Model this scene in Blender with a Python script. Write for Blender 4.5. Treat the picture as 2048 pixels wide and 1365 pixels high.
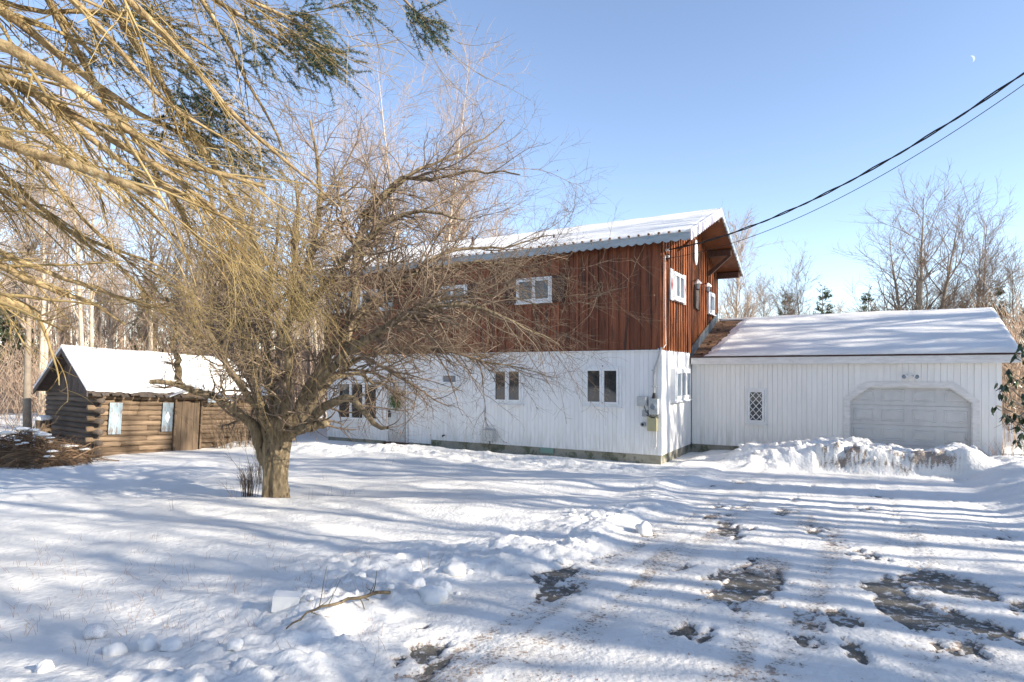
import bpy, math, random
import numpy as np
from mathutils import Vector, Matrix
R_ = math.radians
rng = np.random.default_rng(7)
random.seed(7)
for o in list(bpy.data.objects): bpy.data.objects.remove(o)
scene = bpy.context.scene
COL = scene.collection

# ------------------------------------------------------------------ camera
F = 1236.0; HX = 1024.0; HY = 743.0; EYE = 2.25
cam_d = bpy.data.cameras.new('camera'); cam = bpy.data.objects.new('camera', cam_d); COL.objects.link(cam)
cam.location = (0, 0, EYE); cam.rotation_euler = (R_(90), 0, 0)
cam_d.sensor_width = 36; cam_d.lens = 36*F/2048; cam_d.shift_y = 60.5/2048; cam_d.clip_end = 6000; cam_d.clip_start = .05
scene.camera = cam
# ------------------------------------------------------------------ light
SUN_EL = R_(23); th = R_(25)
TO_SUN = Vector((math.cos(th)*math.cos(SUN_EL), -math.sin(th)*math.cos(SUN_EL), math.sin(SUN_EL)))
world = bpy.data.worlds.new('World'); scene.world = world; world.use_nodes = True
nt = world.node_tree; nt.nodes.clear()
sky = nt.nodes.new('ShaderNodeTexSky'); sky.sky_type = 'NISHITA'; sky.sun_disc = False
sky.sun_elevation = SUN_EL; sky.sun_rotation = math.atan2(TO_SUN.x, TO_SUN.y)
sky.air_density = 0.85; sky.dust_density = 0.1; sky.ozone_density = 2.2; sky.altitude = 200
bg = nt.nodes.new('ShaderNodeBackground'); bg.inputs[1].default_value = 0.14
wo = nt.nodes.new('ShaderNodeOutputWorld')
wb = nt.nodes.new('ShaderNodeMix'); wb.data_type = 'RGBA'; wb.blend_type = 'MULTIPLY'; wb.inputs[0].default_value = 1; wb.inputs[7].default_value = (1.13, .985, .915, 1)   # camera white balance
nt.links.new(sky.outputs[0], wb.inputs[6]); nt.links.new(wb.outputs[2], bg.inputs[0]); nt.links.new(bg.outputs[0], wo.inputs[0])
sd = bpy.data.lights.new('sun', 'SUN'); sd.energy = 4.9; sd.angle = R_(0.53); sd.color = (1, .92, .80)
so = bpy.data.objects.new('sun', sd); COL.objects.link(so)
so.rotation_euler = TO_SUN.to_track_quat('Z', 'Y').to_euler(); so.location = (20, -8, 12)
vs = scene.view_settings; vs.view_transform = 'Standard'; vs.look = 'None'; vs.gamma = 1; vs.exposure = 1.30; vs.use_curve_mapping = False
scene.render.resolution_x = 1024; scene.render.resolution_y = 682

# ------------------------------------------------------------------ materials
def mat(name, c1, c2=None, scale=5, stretch=(1,1,1), rough=.8, bump=0, bscale=None, metal=0, rand=0, detail=6, c3=None, s3=1.5, t3=.6, spec=.3, coat=0, splash=0):
    m = bpy.data.materials.new(name); m.use_nodes = True
    n = m.node_tree; b = n.nodes['Principled BSDF']; L = n.links
    b.inputs['Roughness'].default_value = rough; b.inputs['Metallic'].default_value = metal
    b.inputs['Specular IOR Level'].default_value = spec
    tc = n.nodes.new('ShaderNodeTexCoord'); mp = n.nodes.new('ShaderNodeMapping'); mp.inputs['Scale'].default_value = stretch
    oi = n.nodes.new('ShaderNodeObjectInfo')
    ad = n.nodes.new('ShaderNodeVectorMath'); ad.operation = 'MULTIPLY_ADD'
    L.new(oi.outputs['Random'], ad.inputs[0]); ad.inputs[1].default_value = (37, 19, 53) if rand else (0, 0, 0)
    L.new(tc.outputs['Object'], ad.inputs[2]); L.new(ad.outputs[0], mp.inputs[0])
    nz = n.nodes.new('ShaderNodeTexNoise'); nz.inputs['Scale'].default_value = scale; nz.inputs['Detail'].default_value = detail
    nz.inputs['Roughness'].default_value = .65
    L.new(mp.outputs[0], nz.inputs[0])
    cr = n.nodes.new('ShaderNodeValToRGB'); cr.color_ramp.elements[0].position = .35; cr.color_ramp.elements[1].position = .65
    cr.color_ramp.elements[0].color = (*c1, 1); cr.color_ramp.elements[1].color = (*(c2 or c1), 1)
    L.new(nz.outputs[0], cr.inputs[0]); out = cr.outputs[0]
    if c3:
        n3 = n.nodes.new('ShaderNodeTexNoise'); n3.inputs['Scale'].default_value = s3; n3.inputs['Detail'].default_value = 8
        n3.inputs['Roughness'].default_value = .7
        L.new(mp.outputs[0], n3.inputs[0])
        r3 = n.nodes.new('ShaderNodeValToRGB'); r3.color_ramp.elements[0].position = t3; r3.color_ramp.elements[1].position = t3+.08
        L.new(n3.outputs[0], r3.inputs[0])
        mx = n.nodes.new('ShaderNodeMix'); mx.data_type = 'RGBA'; L.new(r3.outputs[0], mx.inputs[0]); L.new(out, mx.inputs[6]); mx.inputs[7].default_value = (*c3, 1)
        out = mx.outputs[2]
    if rand:
        hs = n.nodes.new('ShaderNodeHueSaturation'); mr = n.nodes.new('ShaderNodeMapRange')
        mr.inputs[3].default_value = 1-rand; mr.inputs[4].default_value = 1+rand
        L.new(oi.outputs['Random'], mr.inputs[0]); L.new(mr.outputs[0], hs.inputs['Value']); L.new(out, hs.inputs['Color']); out = hs.outputs[0]
    if splash:
        sx = n.nodes.new('ShaderNodeSeparateXYZ'); L.new(tc.outputs['Object'], sx.inputs[0])
        m1 = n.nodes.new('ShaderNodeMapRange'); m1.inputs[1].default_value = .95; m1.inputs[2].default_value = .15; m1.inputs[3].default_value = 0; m1.inputs[4].default_value = 1; L.new(sx.outputs[2], m1.inputs[0])
        n4 = n.nodes.new('ShaderNodeTexNoise'); n4.inputs['Scale'].default_value = 5; n4.inputs['Detail'].default_value = 8; L.new(mp.outputs[0], n4.inputs[0])
        m2 = n.nodes.new('ShaderNodeMapRange'); m2.inputs[1].default_value = .40; m2.inputs[2].default_value = .72; L.new(n4.outputs[0], m2.inputs[0])
        m3 = n.nodes.new('ShaderNodeMath'); m3.operation = 'MULTIPLY'; L.new(m1.outputs[0], m3.inputs[0]); L.new(m2.outputs[0], m3.inputs[1])
        m4 = n.nodes.new('ShaderNodeMath'); m4.operation = 'MULTIPLY'; L.new(m3.outputs[0], m4.inputs[0]); m4.inputs[1].default_value = splash
        mz = n.nodes.new('ShaderNodeMix'); mz.data_type = 'RGBA'; L.new(m4.outputs[0], mz.inputs[0]); L.new(out, mz.inputs[6]); mz.inputs[7].default_value = (.30,.28,.21,1); out = mz.outputs[2]
    L.new(out, b.inputs['Base Color'])
    if bump:
        nb = n.nodes.new('ShaderNodeTexNoise'); nb.inputs['Scale'].default_value = bscale or scale*3; nb.inputs['Detail'].default_value = 8
        L.new(mp.outputs[0], nb.inputs[0])
        bp = n.nodes.new('ShaderNodeBump'); bp.inputs['Strength'].default_value = 1; bp.inputs['Distance'].default_value = bump
        L.new(nb.outputs[0], bp.inputs['Height']); L.new(bp.outputs[0], b.inputs['Normal'])
    return m
M = {}
M['snow'] = mat('snow', (.72,.70,.665), (.78,.76,.72), 1.2, rough=.75, bump=.012, bscale=26)
M['lump'] = mat('lump_snow', (.72,.70,.665), (.78,.76,.72), 2, rough=.75)
M['white'] = mat('white_siding', splash=.5, c1=(.70,.69,.675), c2=(.77,.76,.745), scale=2, stretch=(3,3,.5), rough=.55, bump=.001, rand=.03, c3=(.58,.56,.52), s3=3, t3=.66)
M['gwhite'] = mat('garage_siding', splash=.5, c1=(.76,.735,.69), c2=(.82,.80,.76), scale=2, stretch=(3,3,.5), rough=.6, bump=.001, rand=.015, c3=(.66,.63,.58), s3=3, t3=.66)
M['trim'] = mat('white_trim', (.68,.68,.67), (.76,.76,.75), 4, rough=.5, c3=(.5,.48,.44), s3=5, t3=.68)
M['oldtrim'] = mat('weathered_trim', (.60,.58,.55), (.74,.72,.69), 4, (1,1,4), rough=.6, c3=(.33,.31,.28), s3=7, t3=.62)
M['gdoor'] = mat('garage_door_paint', splash=.6, c1=(.52,.51,.49), c2=(.60,.59,.57), scale=2.5, rough=.5, c3=(.44,.43,.40), s3=1.6, t3=.6)
M['redwood'] = mat('red_brown_board', (.135,.042,.020), (.235,.078,.034), 2.2, (9,9,.5), rough=.6, bump=.004, bscale=5, rand=.30, c3=(.05,.025,.016), s3=1.9, t3=.53)
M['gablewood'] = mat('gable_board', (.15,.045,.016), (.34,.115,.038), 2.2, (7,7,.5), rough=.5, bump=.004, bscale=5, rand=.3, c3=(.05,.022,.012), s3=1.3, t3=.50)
M['darkwood'] = mat('dark_brown_wood', (.05,.026,.018), (.09,.045,.03), 3, (6,6,1), rough=.7)
M['soffit'] = mat('soffit_plywood', (.12,.045,.02), (.20,.078,.03), 3, rough=.6, c3=(.14,.05,.02), s3=2.5)
M['fascia'] = mat('fascia_paint', (.26,.31,.34), (.38,.42,.44), 3, (.6,2,3), rough=.6, c3=(.12,.25,.36), s3=1.5, t3=.55)
M['barge'] = mat('barge_paint', (.34,.31,.36), (.50,.48,.52), 5, rough=.6, c3=(.32,.28,.30), s3=4, t3=.6)
M['concrete'] = mat('foundation_concrete', (.23,.21,.16), (.34,.32,.26), 4, rough=.9, bump=.006, bscale=20, c3=(.12,.12,.075), s3=2, t3=.5)
M['glass'] = mat('window_glass', (.02,.024,.026), (.035,.04,.042), .8, rough=.04, spec=.8)
M['paneglass'] = mat('pale_window_glass', (.10,.13,.16), (.18,.22,.26), .8, rough=.05, spec=.8)
M['roofing'] = mat('brown_roofing', (.10,.055,.03), (.20,.11,.06), 5, (2,2,2), rough=.85, rand=.3)
M['darkmetal'] = mat('dark_metal', (.04,.02,.02), (.06,.03,.03), 5, rough=.5)
M['greymetal'] = mat('grey_metal', (.28,.29,.30), (.38,.39,.40), 5, rough=.45, metal=.3)
M['meter'] = mat('meter_grey', (.40,.41,.40), (.48,.48,.46), 8, rough=.5)
M['tan'] = mat('tan_box', (.34,.31,.17), (.44,.40,.24), 6, rough=.6)
M['flash'] = mat('flashing', (.04,.055,.07), (.10,.125,.15), 6, rough=.4, metal=.2)
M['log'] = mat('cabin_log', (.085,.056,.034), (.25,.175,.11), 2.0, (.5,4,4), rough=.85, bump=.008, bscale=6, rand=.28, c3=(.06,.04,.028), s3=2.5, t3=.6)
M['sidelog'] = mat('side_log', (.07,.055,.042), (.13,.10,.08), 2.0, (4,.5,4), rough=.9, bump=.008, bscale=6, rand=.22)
M['gableboard'] = mat('cabin_gable_board', (.075,.058,.05), (.12,.095,.08), 3, (4,4,.6), rough=.9, rand=.25)
M['bluepaint'] = mat('peeling_blue_paint', (.19,.25,.285), (.31,.37,.40), 3, (3,3,.7), rough=.7, c3=(.16,.14,.13), s3=5.0, t3=.51)
M['cabindoor'] = mat('cabin_door_wood', (.12,.080,.05), (.21,.15,.095), 3, (5,5,.6), rough=.8, rand=.2, c3=(.11,.075,.05), s3=1.5)
M['red'] = mat('red_paint', (.30,.03,.03), rough=.6)
M['green'] = mat('wreath_green', (.03,.07,.02), (.08,.13,.04), 30, rough=.7)
M['ventgreen'] = mat('vent_green', (.22,.33,.27), rough=.7)
M['black'] = mat('black_rubber', (.012,.012,.013), rough=.55)
M['bark'] = mat('apple_bark', (.095,.070,.042), (.26,.20,.12), 7, (1.6,1.6,.5), rough=.95, bump=.03, bscale=14, c3=(.04,.03,.02), s3=10, t3=.55)
M['twig'] = mat('apple_twig', (.11,.078,.055), (.26,.195,.135), 2, rough=.85, spec=.15)
M['spruce_bark'] = mat('spruce_bark', (.13,.085,.04), (.42,.31,.16), 14, rough=.9, bump=.012, bscale=55, c3=(.46,.42,.28), s3=10, t3=.6, spec=.15)
M['spruce_twig'] = mat('spruce_twig', (.15,.10,.038), (.42,.315,.15), 3, rough=.9, spec=.12)
M['needle'] = mat('blue_green_needles', (.03,.065,.055), (.06,.105,.07), 2, rough=.7)
M['dryneedle'] = mat('olive_needles', (.11,.085,.025), (.22,.165,.05), 2, rough=.8)
M['birch'] = mat('pale_bark', (.36,.29,.21), (.54,.46,.36), 2.5, (2,2,1), rough=.9, c3=(.18,.13,.09), s3=4, t3=.6)
M['paletwig'] = mat('pale_twig', (.27,.20,.15), (.42,.33,.25), 1, rough=.9)
M['greybark'] = mat('grey_bark', (.17,.135,.10), (.30,.25,.19), 2, rough=.9)
M['greytwig'] = mat('grey_twig', (.22,.17,.13), (.34,.27,.21), 1, rough=.9)
M['wood'] = mat('woodland', (.30,.205,.14), (.58,.43,.32), .25, rough=.95)
M['brush'] = mat('dry_brush', (.12,.075,.045), (.26,.17,.10), 2, rough=.95)
M['tanbrush'] = mat('tan_brush', (.25,.175,.12), (.50,.37,.27), 1.5, rough=.95)
M['rustgrass'] = mat('rust_grass', (.30,.13,.05), (.42,.24,.12), 3, rough=.95)
M['conifer'] = mat('conifer_green', (.045,.065,.035), (.11,.125,.06), .6, rough=.9)
M['leaf'] = mat('evergreen_leaf', (.018,.035,.014), (.05,.08,.03), 8, rough=.35, rand=.4, spec=.5)
M['asphalt'] = mat('asphalt', (.085,.078,.066), (.19,.165,.13), 5, rough=.9, bump=.008, bscale=70, c3=(.55,.54,.52), s3=14, t3=.53)
M['leaflitter'] = mat('leaf_litter', (.16,.10,.06), (.32,.22,.14), 1.2, rough=1, bump=.03, bscale=8, c3=(.62,.62,.63), s3=.5, t3=.56)

def thing(name, label, cat, loc=(0,0,0), rot=(0,0,0), group=None):
    o = bpy.data.objects.new(name, None); COL.objects.link(o); o.location = loc; o.rotation_euler = rot
    o.empty_display_size = .2
    return tag(o, label, cat, group)
def tag(o, label=None, cat=None, group=None, kind=None):
    if label: o['label'] = label
    if cat: o['category'] = cat
    if group: o['group'] = group
    if kind: o['kind'] = kind
    return o
def link(name, me, parent=None, m=None):
    if m and not me.materials: me.materials.append(m)
    o = bpy.data.objects.new(name, me); COL.objects.link(o)
    if parent: o.parent = parent
    return o
def mesh_np(name, V, faces, smooth=False):
    """V (N,3); faces: list of int arrays (M,k)"""
    me = bpy.data.meshes.new(name); V = np.ascontiguousarray(V, dtype=np.float32)
    me.vertices.add(len(V)); me.vertices.foreach_set('co', V.ravel())
    li = np.concatenate([f.ravel() for f in faces]).astype(np.int32)
    tot = np.concatenate([np.full(len(f), f.shape[1]) for f in faces]).astype(np.int32)
    st = np.concatenate([[0], np.cumsum(tot)[:-1]]).astype(np.int32)
    me.loops.add(len(li)); me.loops.foreach_set('vertex_index', li)
    me.polygons.add(len(tot)); me.polygons.foreach_set('loop_start', st)
    if smooth: me.polygons.foreach_set('use_smooth', np.ones(len(tot), dtype=bool))
    me.update(calc_edges=True); me.validate(); return me

class MB:
    def __init__(s): s.v = []; s.f = []
    def add(s, v, f):
        n = len(s.v); s.v += [tuple(p) for p in v]; s.f += [tuple(i+n for i in q) for q in f]; return s
    def box(s, x0, x1, y0, y1, z0, z1):
        return s.add([(x0,y0,z0),(x1,y0,z0),(x1,y1,z0),(x0,y1,z0),(x0,y0,z1),(x1,y0,z1),(x1,y1,z1),(x0,y1,z1)],
            [(3,2,1,0),(4,5,6,7),(0,1,5,4),(1,2,6,5),(2,3,7,6),(3,0,4,7)])
    def prism(s, poly, d):
        """poly: list of 3D points (ccw seen from the side opposite d), extruded by d"""
        n = len(poly); d = Vector(d); P = [Vector(p) for p in poly]
        return s.add(P+[p+d for p in P], [tuple(range(n-1,-1,-1)), tuple(range(n,2*n))]+[(i,(i+1)%n,n+(i+1)%n,n+i) for i in range(n)])
    def tube(s, pts, r, k=8, caps=True):
        P = [Vector(p) for p in pts]; rs = r if isinstance(r, (list, tuple)) else [r]*len(P)
        n = len(s.v); ref = None
        for i, p in enumerate(P):
            t = (P[min(i+1,len(P)-1)]-P[max(i-1,0)]).normalized()
            if ref is None: ref = Vector((0,0,1)) if abs(t.z) < .9 else Vector((1,0,0))
            u = t.cross(ref).normalized(); v = u.cross(t)
            for j in range(k):
                a = 2*math.pi*j/k; s.v.append(tuple(p+(u*math.cos(a)+v*math.sin(a))*rs[i]))
        for i in range(len(P)-1):
            for j in range(k):
                s.f.append((n+i*k+j, n+i*k+(j+1)%k, n+(i+1)*k+(j+1)%k, n+(i+1)*k+j))
        if caps: s.f.append(tuple(n+j for j in range(k-1,-1,-1))); s.f.append(tuple(n+(len(P)-1)*k+j for j in range(k)))
        return s
    def ball(s, c, r, nu=10, nv=7, sc=(1,1,1), rough=0):
        n = len(s.v); c = Vector(c)
        for i in range(nv+1):
            for j in range(nu):
                a = math.pi*i/nv; b = 2*math.pi*j/nu; q = r*(1+rough*random.uniform(-1,1)) if 0 < i < nv else r
                s.v.append((c.x+q*sc[0]*math.sin(a)*math.cos(b), c.y+q*sc[1]*math.sin(a)*math.sin(b), c.z+q*sc[2]*math.cos(a)))
        for i in range(nv):
            for j in range(nu): s.f.append((n+i*nu+j, n+(i+1)*nu+j, n+(i+1)*nu+(j+1)%nu, n+i*nu+(j+1)%nu))
        return s
    def mesh(s, name, m=None, smooth=False, fix=True):
        import bmesh
        me = bpy.data.meshes.new(name); me.from_pydata(s.v, [], s.f)
        if fix:
            b = bmesh.new(); b.from_mesh(me); bmesh.ops.recalc_face_normals(b, faces=b.faces); b.to_mesh(me); b.free()
        if smooth:
            for p in me.polygons: p.use_smooth = True
        if m: me.materials.append(m)
        return me
    def build(s, name, m, parent=None, smooth=False): return link(name, s.mesh(name, m, smooth), parent)
def box(name, m, parent, *a): return MB().box(*a).build(name, m, parent)

# ------------------------------------------------------------------ noise
def _h(ix, iy, seed):
    h = (ix.astype(np.int64)*374761393 + iy.astype(np.int64)*668265263 + seed*1442695041) & 0xffffffff
    h = ((h ^ (h >> 13))*1274126177) & 0xffffffff
    return ((h ^ (h >> 16)) & 0xffff)/65535.0
def noise(x, y, seed=0):
    ix = np.floor(x); iy = np.floor(y); fx = x-ix; fy = y-iy
    u = fx*fx*(3-2*fx); v = fy*fy*(3-2*fy)
    a = _h(ix,iy,seed); b = _h(ix+1,iy,seed); c = _h(ix,iy+1,seed); d = _h(ix+1,iy+1,seed)
    return (a+(b-a)*u)*(1-v)+(c+(d-c)*u)*v
def fbm(x, y, o=4, seed=0, g=.5):
    s = 0; a = 1; t = 0
    for i in range(o): s = s+a*noise(x*2**i+17.3*i, y*2**i+9.1*i, seed+i); t += a; a *= g
    return s/t-.5
def sm(a, b, x): t = np.clip((x-a)/(b-a), 0, 1); return t*t*(3-2*t)

# house frame: local x = (.866,-.5) (toward the garage), local y = (.5,.866) (depth)
CX, CY = 3.58, 14.8; c30 = math.cos(R_(30)); s30 = .5
def to_local(X, Y): dx = X-CX; dy = Y-CY; return c30*dx-s30*dy, s30*dx+c30*dy
def to_world(x, y): return CX+c30*x+s30*y, CY-s30*x+c30*y
def fr(px, py, yl=0):          # a point of the plane local y = yl
    r = (px-HX)/F; bx = CX+s30*yl; by = CY+c30*yl
    x = (r*by-bx)/(c30+s30*r); Y = by-s30*x; return x, EYE-(py-HY)/F*Y
def ga(px, py, xl=0):          # a point of the plane local x = xl
    r = (px-HX)/F; bx = CX+c30*xl; by = CY-s30*xl
    y = (r*by-bx)/(s30-c30*r); Y = by+c30*y; return y, EYE-(py-HY)/F*Y
def at(px, py, Y): return ((px-HX)/F*Y, Y, EYE-(py-HY)/F*Y)

# ------------------------------------------------------------------ terrain
DL, DR = 1.8, 5.75
def base_h(X, Y):
    g = .55*(1-sm(2.0, 15.5, Y))
    dist = np.hypot(X, Y)
    g = g+6.0*sm(38, 120, dist)*sm(-4, 8, Y)*(0.55+.45*sm(-5, -30, X))   # land rising to the woods
    g = g-.12*sm(-3, -9, X)*sm(12, 17, Y)*(1-sm(30, 60, dist))
    return g
WORN = []
for px_, py_, ra, rb_ in ((1500,1165,.16,.24),(1470,1240,.28,.26),(1240,1265,.24,.20),(1610,1272,.18,.16),(1770,1215,.24,.16),(1850,1280,.42,.13),(2020,1325,.26,.13),(1640,1345,.34,.16),(1590,985,.10,.34),(1565,1024,.20,.28),(1380,1330,.30,.14),(1700,1300,.2,.1),(1545,1190,.2,.2)):
    Y_ = (EYE-.36)*F/(py_-HY); a_, b_ = to_local((px_-HX)/F*Y_, Y_); WORN.append((a_, b_, ra, rb_))
def berm_x(yl): return DL+.25*np.sin(yl*.8+1.0)+.16*np.sin(yl*1.9)
def height(X, Y, snow=True):
    xl, yl = to_local(X, Y)
    g = base_h(X, Y)
    if not snow: return g
    dist = np.hypot(X, Y)
    near = 1-sm(22, 34, dist)
    edge = berm_x(yl)
    lawn = sm(.1, -.9, xl-edge)
    pile_y = 1.15+.12*np.sin(xl*1.3)
    h = g + .05
    # wind swells on the lawn
    sw = fbm(X*.35+3, Y*.8, 3, 11)*.30+fbm(X*1.1, Y*1.6, 3, 5)*.10
    h = h+sw*lawn*near*.8+.03*lawn
    h = h+fbm(X*6, Y*6, 3, 31)*.018*lawn*near
    # trampled, lumpy snow by the house front
    tr = np.exp(-((yl+1.6)/1.0)**2)*sm(-12, -9, xl)*sm(1.2, -.5, xl)
    h = h+tr*(fbm(xl*1.5, yl*3, 4, 77, .6)*.28+fbm(xl*6, yl*7, 3, 78, .6)*.07)
    # flatten against the buildings
    k = sm(-.9, -.05, yl)*sm(-12.5, -11, xl)*sm(.6, .2, xl); h = h*(1-k*.8)+(-.02)*k*.8
    # ploughed ridge left of the drive
    amp = (.062+.006*sm(-5.5, -9.5, yl)+.05*fbm(yl*.5, yl*0, 2, 3))*sm(1.2, -.4, yl)
    d = (xl-edge+.32)
    rough_ = 0.5+sm(-4.5, -9, yl)
    rg = np.exp(-(d/np.where(d < 0, .50+.65*sm(-6, -10, yl), .25+.15*sm(-7,-10,yl)))**2)
    lump = fbm(X*2.2, Y*2.2, 5, 21, .62)
    h = h+amp*rg*(1+1.9*lump*rough_)+rg*np.abs(fbm(X*7, Y*7, 3, 22, .6))*.11*rough_*sm(1.2, -.4, yl)*sm(-.12,.12,fbm(X*1.6,Y*1.6,3,29))+rg*fbm(X*14, Y*14, 3, 24, .7)*.045*rough_*sm(1.2, -.4, yl)
    # pile in front of the garage
    pl = sm(1.0, 1.9, xl)*sm(6.6, 5.9, xl)*sm(-1.3, -.35, yl)
    top = .50+.13*np.sin(xl*2.1+.5)*.6+.16*fbm(xl*1.3, yl*.8, 4, 41, .6)+.10*np.exp(-((xl-4.2)/.6)**2)
    front = np.where(xl > 3.3, sm(.15, .48, yl+.10*fbm(xl*1.5, yl*3+1, 4, 9, .6)), sm(-.35, .95, yl+.35*fbm(xl*1.8, yl*1.8, 3, 8)))
    p = pl*front*sm(2.65, 1.9, yl)*top
    p = p*(1+.5*fbm(xl*4, yl*4, 4, 43, .65))+.05*pl*front*fbm(xl*11, yl*11, 3, 44, .6)
    # low rubble lobe in front of the left part of the pile
    p = np.maximum(p, .30*np.exp(-((xl-2.5)/.55)**2-((yl-.05)/.45)**2)*(1+1.1*fbm(xl*5, yl*5, 4, 47, .6)))
    notch = np.exp(-((xl-3.95+.12*np.sin(yl*5))/.07)**2)*.16*sm(.1, .4, yl)*sm(1.2, .7, yl); p = np.maximum(p-notch*(p > .2), 0)
    h = np.where(pl > 0, np.maximum(h*(1-.8*pl), g+.045)+p, h)
    # right bank
    rb = sm(DR-.05, DR+1.0+.2*fbm(yl*.8, yl*0, 2, 61), xl)*sm(-14, -9, yl)
    bank = (.20+.16*sm(-6, 1, yl))*rb*sm(9.5, 7.4, xl)*sm(4.2, 1.6, yl)
    h = h+bank*(1+.8*fbm(X*1.4, Y*1.4, 5, 63, .6))+.11*rb*sm(4.2, 1.6, yl)*fbm(xl*4+yl*1.5, yl*5, 5, 65, .65)
    # driveway: thin packed snow, worn to the asphalt in places
    dr = sm(-.02, .25, xl-edge)*sm(DR+.2, DR-.15, xl)*sm(.4, -.2, yl)
    thick = .018+.034*fbm(xl*1.1+2, yl*.45, 4, 90, .6)*2
    wear = sm(-3.8, -11.5, yl)
    stripe = np.exp(-((xl-3.15)/.32)**2)*.55+np.exp(-((xl-4.35)/.40)**2)*.45+np.exp(-((xl-2.35)/.2)**2)*.2
    patch = fbm(xl*1.9+5, yl*.9+2, 5, 95, .62)
    patch = fbm(xl*1.9+.5*yl+5, yl*1.3+2, 5, 95, .6)+.55*fbm(xl*7, yl*3.2, 5, 96, .7)+.30*fbm(xl*17, yl*8, 3, 93, .8)-.15
    for a_, b_, ra, rb_ in WORN: patch = patch+.27*np.exp(-((xl-a_)/(ra*.8))**2-((yl-b_)/(rb_*1.7))**2)
    w_ = .30+.35*wear
    thick = .012-.34*w_*np.maximum(patch+.015, 0)*sm(-.9, -2.0, yl)+.004*fbm(xl*9, yl*9, 3, 97, .7)
    ruts = .020*fbm(xl*5.0, yl*.45, 3, 99)+.006*fbm(X*8, Y*8, 3, 98)
    for c_ in (2.25, 2.75, 3.95, 4.6): ruts = ruts-.012*np.exp(-((xl-c_-.05*np.sin(yl*.7))/.09)**2)*(1+.5*np.sign(np.sin(yl*42)))
    hd = g+.03+np.where(thick > 0, thick+np.clip(ruts+.012, 0, .03)*np.minimum(thick/.008, 1), thick*1.5)
    h = h*(1-dr)+hd*dr
    return h
def axis(segs):
    out = [segs[0][0]]
    for a, b, s0, s1 in segs:
        x = a; n = 0
        L = b-a; m = (s0+s1)/2; k = max(2, int(round(L/m))); t = np.linspace(0, 1, k+1)[1:]
        y = (s0*t+(s1-s0)*t*t/2); y = y/y[-1]*L
        out += list(a+y)
    return np.array(out)
xs = axis([(-900,-60,120,8),(-60,-13,5,.2),(-13,-6,.08,.05),(-6,8,.032,.032),(8,13,.04,.07),(13,60,.2,5),(60,900,8,120)])
ys = axis([(-300,-5,40,1),(-5,2.2,.6,.05),(2.2,7,.022,.030),(7,16,.030,.055),(16,26,.06,.2),(26,80,.5,4),(80,900,6,120)])
def grid(name, xs, ys, fn, m, kind='structure'):
    X, Y = np.meshgrid(xs, ys); Z = fn(X, Y); V = np.stack([X, Y, Z], -1).reshape(-1, 3)
    nx, ny = len(xs), len(ys); i = np.arange(nx-1)[None]+np.arange(ny-1)[:, None]*nx; i = i.ravel()
    me = mesh_np(name, V, [np.stack([i, i+1, i+1+nx, i+nx], -1)], True); me.materials.append(m)
    o = link(name, me); o['kind'] = kind; return o
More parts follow.
